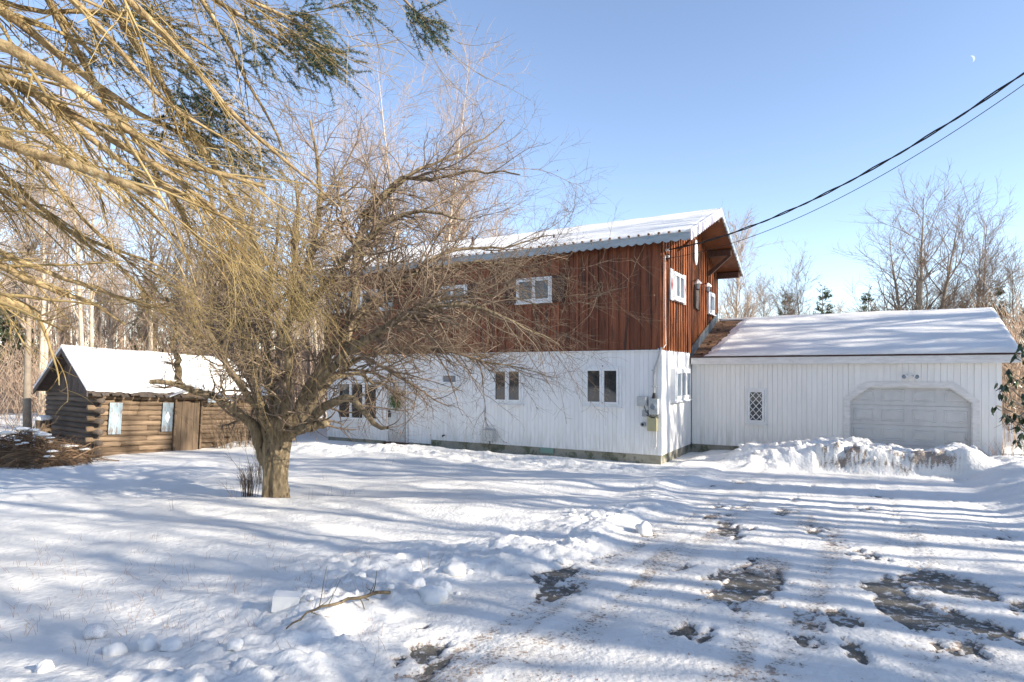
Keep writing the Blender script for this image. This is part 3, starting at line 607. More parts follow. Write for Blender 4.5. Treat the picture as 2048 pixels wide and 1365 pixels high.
# bare shingles by the wall
sl = math.atan2(GR_Z-GE_Z, GR_Y-GE_Y); slope_len = math.hypot(GR_Z-GE_Z, GR_Y-GE_Y)
shm = MB().box(0, .255, 0, .17, 0, .012).mesh('shingle', M['roofing'])
nr = int(slope_len/.145)
for r in range(nr):
    for c in range(5):
        o = link('shingle', shm, garage); d = r*.145; o.location = (.06+c*.265-(.1 if r % 2 else 0)*(c > 0), GE_Y+math.cos(sl)*d, GE_Z+math.sin(sl)*d+.006)
        o.rotation_euler = (sl-.03, 0, 0)
MB().prism([(.045,GE_Y,GE_Z+.0),(.045,GR_Y,GR_Z+.0),(.045,GR_Y,GR_Z+.27),(.045,GE_Y,GE_Z+.27)], (.018,0,0)).build('flashing', M['flash'], garage)
MB().prism([(.045,GE_Y,GE_Z+.272),(.045,GR_Y,GR_Z+.272),(.045,GR_Y,GR_Z+.31),(.045,GE_Y,GE_Z+.31)], (.03,0,0)).build('flashing_trim', M['gableboard'], garage)
# overhead door
od = MB().box(dx0-.01, dx1+.01, GY+.14, GY+.17, .0, DZ+.05).build('overhead_door', M['gdoor'], garage)
nrow = 4; rh = (DZ)/nrow
for r in range(nrow):
    z0_, z1_ = r*rh+.004, (r+1)*rh-.004
    s = box('door_section', M['gdoor'], od, dx0, dx1, GY+.105, GY+.139, z0_, z1_)
    for c in range(4):
        w_ = (dx1-dx0)/4; a, b_ = dx0+c*w_+.075, dx0+(c+1)*w_-.075; zl, zh = z0_+.085, z1_-.085
        if c == 0: a += .03
        if c == 3: b_ -= .03
        pm = MB(); y0_ = GY+.104
        # raised field with sloping moulding
        for (i0, yA, i1, yB) in ((0, 0, .02, -.014), (.02, -.014, .04, -.002), (.04, -.002, .065, -.012)):
            q = [(a+i0,y0_+yA,zl+i0),(b_-i0,y0_+yA,zl+i0),(b_-i0,y0_+yA,zh-i0),(a+i0,y0_+yA,zh-i0)]
            w2 = [(a+i1,y0_+yB,zl+i1),(b_-i1,y0_+yB,zl+i1),(b_-i1,y0_+yB,zh-i1),(a+i1,y0_+yB,zh-i1)]
            pm.add(q+w2, [(0,1,5,4),(1,2,6,5),(2,3,7,6),(3,0,4,7)])
        pm.add(w2, [(0,1,2,3)])
        link('door_panel', pm.mesh('door_panel', M['gdoor'], fix=False), s)
# clipped-corner surround: jamb reveal and casing
path = [(dx0, 0.0), (dx0, DZ-.36), (dx0+ch*1.05, DZ), (dx1-ch*1.05, DZ), (dx1, DZ-.36), (dx1, 0.0)]
def offs(path, d):
    out = []
    for i, p in enumerate(path):
        n = Vector((0,0))
        segs = []
        if i > 0: segs.append(Vector(path[i])-Vector(path[i-1]))
        if i < len(path)-1: segs.append(Vector(path[i+1])-Vector(path[i]))
        ns = [Vector((-s.y, s.x)).normalized() for s in segs]; m_ = sum(ns, Vector((0,0))).normalized(); k = d/max(.3, m_.dot(ns[0])); out.append((p[0]+m_.x*k, p[1]+m_.y*k))
    return out
inn, out = offs(path, -.02), offs(path, .10)
for i in range(5):
    MB().prism([(inn[i][0],GY-.028,inn[i][1]),(inn[i+1][0],GY-.028,inn[i+1][1]),(out[i+1][0],GY-.028,out[i+1][1]),(out[i][0],GY-.028,out[i][1])], (0,.026,0)).build('door_casing', M['oldtrim'], garage)
    jn = offs(path, -.045)
    MB().prism([(jn[i][0],GY-.002,jn[i][1]),(jn[i+1][0],GY-.002,jn[i+1][1]),(path[i+1][0],GY-.002,path[i+1][1]),(path[i][0],GY-.002,path[i][1])], (0,.105,0)).build('door_jamb', M['oldtrim'], garage)
# diagonal fillers behind the clipped corners
for sgn, xc in ((1, dx0), (-1, dx1)):
    MB().prism([(xc-.0*sgn, GY+.01, DZ-.38),(xc+sgn*ch*1.07, GY+.01, DZ+.02),(xc-.0*sgn, GY+.01, DZ+.02)], (0,.09,0)).build('corner_filler', M['oldtrim'], garage)
# diamond lattice window
x0, zt_ = gface(1492, 777); x1, zb_ = gface(1533, 849)
w = window(garage, x0, x1, zb_, zt_, GY, panes=1, fw=.05, cas=.06, depth=.05)
a0, a1, b0, b1 = x0+.095, x1-.095, zb_+.095, zt_-.095; cw = (a1-a0)/2; chh = (b1-b0)/4
def lat(p, q):
    d = (Vector(q)-Vector(p)).normalized(); n_ = Vector((-d.y, d.x))*.008; y = GY-.034
    return MB().prism([(p[0]-n_.x,y,p[1]-n_.y),(q[0]-n_.x,y,q[1]-n_.y),(q[0]+n_.x,y,q[1]+n_.y),(p[0]+n_.x,y,p[1]+n_.y)], (0,.012,0))
W_, H_ = a1-a0, b1-b0; sl_ = chh/cw*1.0
for s in (1, -1):
    k = -6
    while k < 8:
        # line z = b0 + k*chh + s*sl*(x-a0) clipped to the rectangle
        pts = []
        za, zb2 = b0+k*chh, b0+k*chh+s*sl_*W_
        def clip(t): return None
        t0, t1 = 0, 1; dz = zb2-za
        for lim, hi in ((b0, 0), (b1, 1)):
            if abs(dz) > 1e-9:
                t = (lim-za)/dz
                if (dz > 0) == (hi == 1): t1 = min(t1, t)
                else: t0 = max(t0, t)
        if t1-t0 > .02: lat((a0+t0*W_, za+t0*dz), (a0+t1*W_, za+t1*dz)).build('lattice_bar', M['trim'], w)
        k += 1
# twin flood light
lx, lz = gface(1820, 752); lw = to_world(lx, GY-.005)
fl = thing('flood_light', 'twin bulb flood light fixed above the garage door', 'light', (lw[0], lw[1], lz), HROT)
MB().tube([(0,0,.02),(0,-.04,.02)], .06, 14).build('mount', M['trim'], fl)
for s in (-1, 1):
    arm = MB().tube([(s*.03,-.03,.02),(s*.07,-.08,.0)], .018, 8).build('bulb_arm', M['oldtrim'], fl)
    MB().tube([(s*.07,-.08,.0),(s*.10,-.14,-.012),(s*.125,-.19,-.02)], [.03,.045,.062], 12).build('bulb', M['oldtrim'], fl)
    MB().ball((s*.127,-.192,-.02), .055, 10, 6, (.8,.5,.9)).build('bulb_lens', M['paneglass'], fl)

# ------------------------------------------------------------------ cabin
KX, KY = -11.17, 16.5; KR = math.atan2(.834, .55)
cabin = thing('log_cabin', 'small weathered log cabin with snow on its roof and leaning walls', 'cabin', (KX, KY, 0), (0, R_(3.2), KR))
CLN, CW, CH = 4.8, 2.93, 1.70; NCO = 12; ph = CH/NCO
def logm(L, r, ax, seed, flat=.9):
    random.seed(seed); k = 9; n = 7; pts = []; rs = []
    mb = MB()
    for i in range(n):
        t = i/(n-1); p = [0,0,0]; p[0 if ax == 'x' else 1] = L*t; p[2] = random.uniform(-.008,.008); pts.append(p); rs.append(r*random.uniform(.93,1.06))
    mb.tube(pts, rs, k); return mb.mesh('log', None, True)
box('wall', M['darkwood'], cabin, .08, CLN-.08, .04, CW-.08, -.2, CH)
for i in range(NCO+2):
    z = (i-1.5)*ph+ph/2
    if i % 2 == 0: cuts = [-.22, random.uniform(.9,1.4), 2.06]
    else: cuts = [.0, random.uniform(.5,1.9), 2.06]
    segs = list(zip(cuts[:-1], cuts[1:]))+[(2.86, CLN+(.2 if i % 2 == 0 else 0))]
    if i == NCO+1: segs = [(0,1.6),(1.6,CLN)]
    for a, b_ in segs:
        me = logm(b_-a-.012, ph*.53, 'x', i*10+int(a*7)); me.materials.append(M['log']); o = link('log', me, cabin); o.location = (a, 0, z); o.scale = (1, .75, 1)
    a = -.26 if i % 2 == 1 else -.05
    if i < NCO+1:
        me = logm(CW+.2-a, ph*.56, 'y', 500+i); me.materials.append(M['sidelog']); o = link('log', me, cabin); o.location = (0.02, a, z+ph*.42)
CAP_Y, CAP_Z = CW/2, 2.86; CE_Z = 1.70; CEY0, CEY1 = -.24, CW+.24
def crz(y): return CE_Z+(CAP_Z-CE_Z)*(1-abs(y-CAP_Y)/(CAP_Y-CEY0))
boards('gable_board', M['gableboard'], cabin, .02, CW-.02, .13, .012, .01, .02, CH-.02, lambda y: crz(y)-.07, 'y')
# those boards face +x; mirror them to the visible -x side
for o in list(cabin.children):
    if o.name.startswith('gable_board'): o.location.x = -.03
MB().prism([(.05,.05,CH-.05),(.05,CW-.05,CH-.05),(.05,CAP_Y,CAP_Z-.1)], (CLN-.1,0,0)).build('gable_core', M['darkwood'], cabin)
croof = MB().prism([(-.32,CEY0,CE_Z),(-.32,CAP_Y,CAP_Z),(-.32,CEY1,CE_Z),(-.32,CEY1,CE_Z-.04),(-.32,CAP_Y,CAP_Z-.045),(-.32,CEY0,CE_Z-.04)], (CLN+.6,0,0)).build('roof', M['gableboard'], cabin)
for s in (CEY0-.01, CEY1+.01):
    MB().prism([(-.33,s,CE_Z-.13),(-.33,s,CE_Z+.02),(-.33,CAP_Y,CAP_Z+.03),(-.33,CAP_Y,CAP_Z-.12)], (-.03,0,0)).build('bargeboard', M['gableboard'], cabin)
roof_snow(cabin, -.36, CLN+.3, CEY0-.02, CAP_Y+.01, CE_Z+.01, CAP_Z+.01, .075, 150, 50, 23, edge_amp=.12)
roof_snow(cabin, -.36, CLN+.3, CEY1, CAP_Y+.01, CE_Z+.01, CAP_Z+.01, .10, 60, 24, 24, edge_amp=.1)
# ragged roof edge slabs under the snow
random.seed(5)
for i in range(22):
    x = -.25+i*.235; w_ = random.uniform(.16,.24)
    o = box('roof_shake', M['sidelog'], cabin, 0, w_, -.14-random.uniform(0,.05), .1, -.03, random.uniform(-.01,.0)); o.location = (x, CEY0+.03, CE_Z+.0+random.uniform(-.015,.012)); o.rotation_euler = (R_(30)+random.uniform(-.1,.1), random.uniform(-.1,.1), 0)
for i in range(12): box('rafter_tail', M['log'], cabin, -.05+i*.42, .0+i*.42, CEY0+.02, .05, CE_Z-.10, CE_Z-.045)
def cshutter(x0, x1, z0, z1, lean):
    s = thing_child = MB().box(0, x1-x0, -.03, 0, 0, z1-z0).build('shutter', M['bluepaint'], cabin); s.location = (x0, -.075, z0); s.rotation_euler = (0, lean, 0)
    cx, cz = (x1-x0)/2, (z1-z0)*.5; MB().prism([(cx-.075,-.031,cz),(cx,-.031,cz-.17),(cx+.075,-.031,cz),(cx,-.031,cz+.17)], (0,-.006,0)).build('painted_diamond', M['trim'], s)
cshutter(.27, .59, .56, 1.42, .01); cshutter(1.68, 1.98, .60, 1.44, .01)
cd = MB().box(2.10, 2.82, -.03, .0, -.2, 1.52).build('door', M['darkwood'], cabin)
for i, (a, b_) in enumerate(((2.10, 2.27), (2.275, 2.47), (2.475, 2.64), (2.645, 2.81))):
    box('door_plank', M['cabindoor'], cd, a, b_, -.055-.008*(i % 2), -.031, -.2, 1.50-.02*(i % 3))
for a, b_ in ((2.03, 2.095), (2.825, 2.88)): box('door_post', M['log'], cabin, a, b_, -.13, .0, -.25, 1.56)
box('lintel', M['log'], cabin, 1.98, 2.94, -.13, .0, 1.53, 1.60)
# little gable hood above the door
MB().prism([(2.12,-.30,1.60),(2.78,-.30,1.60),(2.45,-.30,1.84)], (0,.3,0)).build('hood_gable', M['cabindoor'], cabin)
MB().prism([(1.70,-.42,1.60),(2.45,-.42,1.90),(2.45,-.42,1.93),(1.70,-.42,1.63)], (0,.7,0)).build('hood_roof', M['greymetal'], cabin)
MB().prism([(3.20,-.42,1.60),(2.452,-.42,1.90),(2.452,-.42,1.93),(3.20,-.42,1.63)], (0,.7,0)).build('hood_roof', M['greymetal'], cabin)
box('hood_board', M['bluepaint'], cabin, 2.86, 3.3, -.40, -.37, 1.47, 1.62)

# ------------------------------------------------------------------ branches
def nrm(v): return v/np.maximum(np.linalg.norm(v, axis=-1, keepdims=True), 1e-9)
def grow(P, R, Mn, t0, t1, ang, ln, n, wob, bias, rr, g, rmin=.0015, taper=.15, lenw=True, fall=0.0, late=0):
    """spawn Mn children off the polylines P (N,k,3), R (N,k)"""
    N, k, _ = P.shape
    Ls = np.linalg.norm(P[:, -1]-P[:, 0], axis=1)+1e-6; w = Ls/Ls.sum() if lenw else np.full(N, 1/N)
    idx = g.choice(N, Mn, p=w); t = g.uniform(t0, t1, Mn)*(k-1); i0 = np.minimum(t.astype(int), k-2); f = (t-i0)[:, None]
    A, B = P[idx, i0], P[idx, i0+1]; pos = A+(B-A)*f; T = nrm(B-A); r0 = R[idx, i0]*(1-f[:, 0])+R[idx, i0+1]*f[:, 0]
    q = nrm(g.normal(size=(Mn, 3))); q = nrm(q-(q*T).sum(1, keepdims=True)*T)
    a = g.uniform(ang[0], ang[1], Mn)[:, None]; d = nrm(T*np.cos(a)+q*np.sin(a)+np.array(bias)*.5)
    L = g.uniform(ln[0], ln[1], Mn)*(1-fall*t/(k-1)); step = (L/(n-1))[:, None]
    out = np.zeros((Mn, n, 3)); out[:, 0] = pos; cur = pos.copy(); drift = g.normal(size=(Mn, 3))*wob*.5
    for s in range(1, n):
        bb = np.array(bias)*(1 if s >= late else 0)
        d = nrm(d+g.normal(size=(Mn, 3))*wob+drift+bb); cur = cur+d*step; out[:, s] = cur
    rs = np.maximum(r0*rr, rmin)[:, None]*np.linspace(1, taper, n)[None]; rs = np.maximum(rs, rmin*.6)
    return out, rs
def tubes(groups):
    """groups: list of (P,R,sides) -> verts, quads"""
    VV = []; FF = []; off = 0
    for P, R, s in groups:
        N, n, _ = P.shape
        T = np.gradient(P, axis=1); T = nrm(T); m = nrm(P[:, -1]-P[:, 0]); ref = np.where(np.abs(m[:, 2:3]) < .8, np.array([[0,0,1.]]), np.array([[1.,0,0]]))
        U = nrm(np.cross(T, ref[:, None, :])); W = np.cross(T, U)
        a = np.arange(s)*2*math.pi/s
        V = P[:, :, None, :]+R[:, :, None, None]*(U[:, :, None, :]*np.cos(a)[None, None, :, None]+W[:, :, None, :]*np.sin(a)[None, None, :, None])
        VV.append(V.reshape(-1, 3)); b = (np.arange(N)*n*s)[:, None, None]+(np.arange(n-1)*s)[None, :, None]; j = np.arange(s)[None, None]; j2 = (np.arange(s)+1)[None, None] % s
        FF.append((np.stack([b+j, b+j2, b+s+j2, b+s+j], -1)+off).reshape(-1, 4)); off += N*n*s
    return np.concatenate(VV), [np.concatenate(FF)]
def tube_obj(name, groups, m, parent=None):
    V, Fc = tubes(groups); me = mesh_np(name, V, Fc, True); me.materials.append(m); return link(name, me, parent)
def resample(pts, rs, n):
    P = np.array(pts, float); d = np.r_[0, np.cumsum(np.linalg.norm(np.diff(P, axis=0), axis=1))]; d /= d[-1]
    t = np.linspace(0, 1, n); Q = np.stack([np.interp(t, d, P[:, i]) for i in range(3)], -1)
    for _ in range(2): Q[1:-1] = (Q[:-2]+2*Q[1:-1]+Q[2:])/4
    return Q, np.interp(t, d, np.linspace(0, 1, len(rs))*0+np.array(d)*0+np.linspace(0, 1, len(d))) if False else np.interp(t, d, np.array(rs, float))
def limbs(specs, n, g, wob=.03):
    Ps = []; Rs = []
    for pts, r0, r1 in specs:
        Q, Rr = resample(pts, list(np.linspace(r0, r1, len(pts))), n)
        w = np.cumsum(g.normal(size=(n, 3))*wob, 0); w -= np.linspace(0, 1, n)[:, None]*w[-1]; Q = Q+w; Ps.append(Q); Rs.append(Rr)
    return np.array(Ps), np.array(Rs)

# ------------------------------------------------------------------ old apple tree
g = np.random.default_rng(11)
AY = 9.7; ax_, ay_ = (550-HX)/F*AY, AY; az_ = gz(ax_, ay_)
apple = thing('apple_tree', 'gnarled old bare apple tree with a thick ridged trunk in the snowy yard', 'tree', (ax_, ay_, az_-.05))
def A(px, py, dy=0): p = at(px, py, AY+dy); return (p[0]-ax_, p[1]-ay_, p[2]-(az_-.05))
# trunk
def trunk(path, radii, n, k, ridges, name, m, parent, seed=0, flare=.25):
    P, Rr = resample(path, radii, n); th_ = np.linspace(0, 2*math.pi, k, endpoint=False); V = []
    for i in range(n):
        t = i/(n-1); tw = t*.9; rad = Rr[i]*(1+flare*math.exp(-t*14))
        q = rad*(1+.09*np.sin(th_*ridges[0]+tw*3)+.06*np.sin(th_*ridges[1]-tw*4+1)+.16*(noise(th_*3.3+seed, np.full(k, t*4.))-.5)*np.where(True,1,0)+.10*(noise(np.cos(th_)*6+20, np.sin(th_)*6+t*14+seed)-.5))
        V.append(np.stack([P[i,0]+q*np.cos(th_), P[i,1]+q*np.sin(th_), np.full(k, P[i,2])], -1))
    V = np.concatenate(V); i = (np.arange(n-1)*k)[:, None]; j = np.arange(k)[None]; j2 = (j+1) % k
    me = mesh_np(name, V, [np.stack([i+j, i+j2, i+k+j2, i+k+j], -1).reshape(-1, 4)], True); me.materials.append(m); return link(name, me, parent)
trunk([A(549,1010), A(550,960), A(552,920), A(555,885), A(562,850), A(566,800)], [.195,.175,.175,.195,.175,.10], 60, 64, (5,9), 'trunk', M['bark'], apple, 3)
LS = [
 ([A(530,930),A(508,860,-.1),A(470,805,-.2),A(410,780,-.3),A(350,770,-.4),A(300,764,-.5)], .095,.035),
 ([A(356,772,-.4),A(350,735,-.4),A(345,690,-.4),A(352,660,-.4)], .055,.03),
 ([A(540,900),A(515,800,.1),A(495,700,.1),A(488,600,.3),A(500,480,.3),A(520,380,.4)], .095,.012),
 ([A(550,890,.1),A(540,780,.4),A(530,660,.8),A(545,520,1.2),A(560,400,1.6)], .085,.012),
 ([A(560,890),A(572,800,-.3),A(566,700,-.6),A(590,590,-.9),A(600,470,-1.1),A(590,360,-1.4)], .085,.012),
 ([A(575,880),A(610,800,.1),A(660,730,.1),A(705,660,.2),A(760,600,.3),A(850,545,.4),A(960,520,.5),A(1080,540,.5)], .095,.006),
 ([A(690,690,.1),A(715,580,.2),A(712,500,.3),A(715,440,.3),A(790,378,.4),A(826,336,.5),A(866,318,.6),A(950,285,.7),A(1010,240,.8)], .075,.006),
 ([A(712,440,.3),A(790,378,.4),A(880,372,.2),A(960,352,0),A(1040,350,-.2)], .04,.010),
 ([A(580,870),A(640,830,-.6),A(700,800,-1.0),A(750,850,-1.3),A(775,856,-1.4)], .085,.02),
 ([A(580,865),A(620,862,-.3),A(655,850,-.5)], .08,.055),
 ([A(585,860,.2),A(650,770,.9),A(740,710,1.4),A(850,690,1.8),A(980,720,2.0),A(1090,750,2.0)], .07,.005),
 ([A(600,800,-.3),A(680,700,-1.2),A(780,640,-1.8),A(900,610,-2.1),A(1010,640,-2.2),A(1120,690,-2.2)], .065,.005),
 ([A(540,860),A(480,760,-.9),A(430,660,-1.5),A(370,590,-1.9),A(300,540,-2.2)], .06,.010),
 ([A(540,840,.3),A(470,720,1.3),A(400,640,1.9),A(320,600,2.2),A(230,610,2.4)], .06,.010),
 ([A(500,700,.1),A(450,560,.3),A(420,440,.5),A(400,330,.6)], .06,.014),
 ([A(560,700,0),A(620,560,.2),A(650,430,.4),A(640,320,.5),A(620,240,.5)], .07,.013),
 ([A(600,640,-.5),A(680,520,-.9),A(770,440,-1.2),A(850,420,-1.3),A(930,440,-1.4)], .06,.012),
 ([A(690,690,.1),A(760,680,-.4),A(850,620,-.9),A(960,580,-1.2),A(1080,610,-1.3)], .06,.005),
 ([A(640,760,.2),A(720,740,.6),A(810,790,1.0)], .055,.014),
 ([A(700,660,.2),A(800,560,.8),A(900,500,1.3),A(1010,500,1.6),A(1110,470,1.8)], .055,.005),
]
LS = LS[:2]+[LS[8], LS[9]]+LS[2:8]+LS[10:]
P0, R0 = limbs(LS, 22, g, .022)
P1, R1 = grow(P0[4:], R0[4:], 150, .22, 1, (.4,1.1), (.7,1.7), 9, .13, (0,0,.03), .55, g, .006, .25)
P2, R2 = grow(np.concatenate([P0[4:,::2][:, :9], P1]), np.concatenate([R0[4:,::2][:, :9]*.5, R1]), 1500, .2, 1, (.4,1.2), (.35,1.0), 7, .17, (0,0,-.012), .6, g, .0024, .3)
Pu, Ru = grow(P1, R1, 150, .1, 1, (.3,.9), (.5,1.2), 7, .06, (0,0,.14), .5, g, .0028, .3)
P3, R3 = grow(P2, R2, 9200, .1, 1, (.4,1.3), (.10,.5), 5, .20, (0,0,-.03), .7, g, .0016, .5)
P4, R4 = grow(P0[4:], R0[4:], 900, .02, .7, (.5,1.4), (.2,.8), 6, .22, (0,0,.05), .08, g, .0026, .4)
P5, R5 = grow(Pu, Ru, 500, .1, 1, (.3,.9), (.1,.35), 4, .12, (0,0,.05), .7, g, .0018, .5)
right = [i for i in range(4, len(P0)) if P0[i, -1, 0]-P0[i, 0, 0] > 1.2 and P0[i, -1, 2] < 3.9]
P8, R8 = grow(P0[right], R0[right], 150, .45, 1, (.3,1.0), (.5,1.3), 9, .10, (.03,0,-.055), .5, g, .003, .3)
P9, R9 = grow(P8, R8, 1300, .15, 1, (.4,1.2), (.1,.4), 5, .18, (0,0,-.02), .7, g, .0017, .5)
P6, R6 = grow(P0[:4], R0[:4], 34, .2, 1, (.5,1.3), (.3,.8), 6, .16, (0,0,.09), .3, g, .003, .4)
P7, R7 = grow(P6, R6, 120, .2, 1, (.5,1.3), (.1,.4), 5, .16, (0,0,.02), .7, g, .002, .5)
tube_obj('limb', [(P0, R0, 10)], M['bark'], apple)
tube_obj('crown', [(P1, R1, 5), (P2, R2, 4), (P3, R3, 3), (P4, R4, 3), (Pu, Ru, 3), (P5, R5, 3), (P6, R6, 4), (P7, R7, 3), (P8, R8, 3), (P9, R9, 3)], M['twig'], apple)
sn = MB()
for t in np.linspace(.5, .92, 12):
    i = int(t*21); p = P0[0][i]; sn.ball((p[0], p[1], p[2]+R0[0][i]*.9), .045, 8, 5, (1.5,1,.4), .2)
sn.build('branch_snow', M['snow'], apple, True)
fr_ = MB(); ii = g.choice(len(P3), 150)
for i in ii: fr_.ball(P3[i][-1], .011, 5, 4)
tag(fr_.build('shrivelled_fruit', M['brush'], apple), kind='stuff')
lf = MB()
for i in g.choice(len(P2), 46):
    p = Vector(P2[i][-1]); d = Vector(g.normal(size=3)).normalized()*.035; e = Vector((d.y,-d.x,.01)); lf.add([p, p+d+e*.4, p+d*2, p+d-e*.4], [(0,1,2,3)])
lf.build('dead_leaves', M['rustgrass'], apple)

# ------------------------------------------------------------------ spruce at the left, only its branches reach into view
g = np.random.default_rng(5)
spruce = thing('spruce_tree', 'big spruce at the left whose drooping half-dead boughs fill the upper left', 'tree', (-6.3, 4.6, gz(-6.3, 4.6)))
sz = spruce.location.z
def S(px, py, d): p = at(px, py, d); return (p[0]+6.3, p[1]-4.6, p[2]-sz)
ST = [(0,0,-.1),(0.05,0,4),(0,.05,9),(0,0,15)]
trunk(ST, [.30,.26,.18,.04], 40, 28, (5,7), 'trunk', M['spruce_bark'], spruce, 9)
SP = []
def bough(pts, d0, d1, r0, r1, rise=1.2):
    n = len(pts); q = [S(x, y, d0+(d1-d0)*i/(n-1)) for i, (x, y) in enumerate(pts)]
    a = Vector(q[0]); b = Vector(q[1]); dirn = (a-b).normalized()
    st = Vector((0.0, 0.0, max(.5, a.z+rise))); mid = (a+st)/2+Vector((0,0,.15))
    SP.append(([tuple(st), tuple(mid)]+q, r0, r1))
bough([(0,70),(73,99),(147,161),(227,234),(293,293),(366,333),(450,358),(531,374)], 3.4, 4.2, .040, .012)
bough([(0,120),(73,161),(183,234),(275,300),(330,322),(396,399),(450,450),(513,500)], 3.6, 4.4, .038, .008)
bough([(0,289),(110,326),(220,359),(282,388),(322,394)], 3.2, 3.5, .034, .016)
bough([(90,-60),(165,0),(220,77),(293,161),(366,234),(420,262),(476,293)], 4.0, 4.8, .034, .008, 1.5)
bough([(200,-80),(275,0),(348,73),(403,147),(476,234),(549,308),(622,348),(677,414)], 3.8, 4.6, .036, .006, 1.8)
bough([(-20,-10),(0,11),(73,66),(154,143),(256,209),(366,271),(470,300)], 4.4, 5.2, .05, .010)
bough([(0,194),(110,278),(220,352),(300,420),(380,520)], 4.4, 5.4, .04, .008)
bough([(0,240),(80,320),(160,420),(260,520),(330,600)], 4.8, 5.8, .035, .006)
bough([(0,521),(78,555),(176,578),(280,612),(350,622)], 5.2, 6.2, .035, .007, .4)
bough([(0,541),(98,586),(176,611),(250,650)], 4.8, 5.4, .045, .008, .4)
bough([(0,607),(40,620),(76,631)], 4.4, 4.6, .045, .035, .3)
bough([(0,330),(90,420),(180,480),(280,560),(340,640)], 5.4, 6.4, .035, .006)
bough([(0,390),(90,450),(200,500),(330,540),(400,600)], 5.8, 6.6, .035, .006, .6)
bough([(60,-80),(130,60),(200,180),(280,300),(350,420),(420,520),(480,600)], 4.8, 5.6, .04, .006, 1.6)
bough([(150,-90),(250,60),(340,200),(420,330),(480,440),(540,540),(600,600)], 4.6, 5.4, .04, .006, 1.8)
bough([(300,-90),(400,-20),(480,30),(560,75),(620,110),(670,122)], 4.4, 5.0, .03, .004, 2.0)
bough([(300,-120),(420,-40),(520,10),(590,40),(625,62)], 4.2, 4.6, .03, .004, 2.0)
bough([(0,20),(120,30),(250,30),(380,60),(440,110)], 4.8, 5.4, .03, .006)
bough([(0,150),(120,230),(240,330),(330,370),(440,420),(520,470)], 4.0, 4.7, .035, .007)
bough([(330,-110),(420,30),(470,120),(520,210),(570,290),(600,380)], 5.0, 5.6, .03, .005, 2.0)
bough([(500,-200),(600,-120),(680,-60),(700,10)], 4.2, 4.4, .02, .004, 2.4)
bough([(560,-220),(680,-110),(780,-40),(820,15),(850,42)], 4.2, 4.4, .02, .004, 2.4)
P0, R0 = limbs(SP, 26, g, .012)
P1, R1 = grow(P0, R0, 300, .25, 1, (.15,.6), (.4,1.2), 9, .05, (.0,0,-.015), .42, g, .0035, .3)
P2, R2 = grow(np.concatenate([P0[:, 8::2], P1]), np.concatenate([R0[:, 8::2]*.4, R1]), 2100, .1, 1, (.2,.9), (.2,.7), 7, .09, (.0,0,-.035), .55, g, .0019, .35)
P3, R3 = grow(P2, R2, 5200, .1, 1, (.4,1.2), (.05,.25), 4, .18, (0,0,-.02), .6, g, .0013, .5)
# rootward dead stubs
P4, R4 = grow(P0, R0, 500, .25, 1, (.9,1.5), (.05,.16), 3, .15, (0,0,-.02), .25, g, .002, .4)
tube_obj('bough', [(P0, R0, 8)], M['spruce_bark'], spruce)
tube_obj('twigs', [(P1, R1, 5), (P2, R2, 4), (P3, R3, 3), (P4, R4, 3)], M['spruce_twig'], spruce)
def needles(name, P, R, per, ln, wd, m, parent, g):
    N, n, _ = P.shape; K = N*per; idx = np.repeat(np.arange(N), per); t = g.uniform(0, 1, K)*(n-1); i0 = np.minimum(t.astype(int), n-2); f = (t-i0)[:, None]
    A_, B_ = P[idx, i0], P[idx, i0+1]; p = A_+(B_-A_)*f; T = nrm(B_-A_); q = nrm(g.normal(size=(K, 3))); q = nrm(q-(q*T).sum(1, keepdims=True)*T)
    d = nrm(T*.7+q*.8)*g.uniform(ln*.6, ln, K)[:, None]; s = nrm(np.cross(d, g.normal(size=(K, 3))))*wd
    V = np.stack([p-s, p+s, p+d], 1).reshape(-1, 3); me = mesh_np(name, V, [np.arange(K*3).reshape(-1, 3)]); me.materials.append(m); return link(name, me, parent)
# green sprays at chosen spots
tips = []
def spray(px, py, d, r, n, dirx=.8, dz=-.4):
    c = np.array(S(px, py, d)); st = c+g.normal(size=(n, 3))*np.array([r, r*.9, r*.8]); dd = nrm(np.array([dirx, .1, dz])+g.normal(size=(n, 3))*.45); L = g.uniform(.10, .26, n)[:, None]
    pts = np.stack([st+dd*L*k/3+np.array([0,0,-.03])*(k/3)**2 for k in range(4)], 1); tips.append(pts)
for a in ((600,50,4.6,.12,49), (650,122,5.0,.10,45), (560,80,4.8,.16,49), (620,100,4.9,.10,30), (385,195,4.9,.10,64), (400,270,5.2,.16,76), (470,300,5.0,.15,49), (190,60,5.3,.18,45), (270,90,5.2,.20,49), (330,40,5.0,.16,38), (60,130,5.4,.12,22),
          (360,300,5.4,.2,57), (270,350,5.6,.12,22), (820,20,4.3,.05,17), (850,42,4.4,.05,17), (700,8,4.3,.05,11), (380,130,5.2,.15,30), (480,90,5.2,.15,38), (160,95,5.4,.12,26)): spray(*a)
Pn = np.concatenate(tips); Rn = np.full((len(Pn), 4), .0025)
tag(tube_obj('green_twigs', [(Pn, Rn, 3)], M['spruce_twig'], spruce), kind='stuff')
needles('green_needles', Pn, Rn, 110, .034, .0022, M['needle'], spruce, g)
tips = []
for a in ((500,420,5.0,.28,110,.5,-.9), (450,330,5.0,.28,80,.6,-.8), (540,500,5.1,.24,100,.5,-1), (580,570,5.1,.18,90,.6,-1), (400,220,5.0,.3,60), (330,100,4.8,.3,60), (520,350,4.9,.25,70,.5,-.8), (560,120,4.9,.2,40), (460,560,5.2,.25,60,.4,-1), (590,600,5.1,.08,30,.5,-.8), (300,20,4.8,.3,50)): spray(*a)
Pd = np.concatenate(tips)
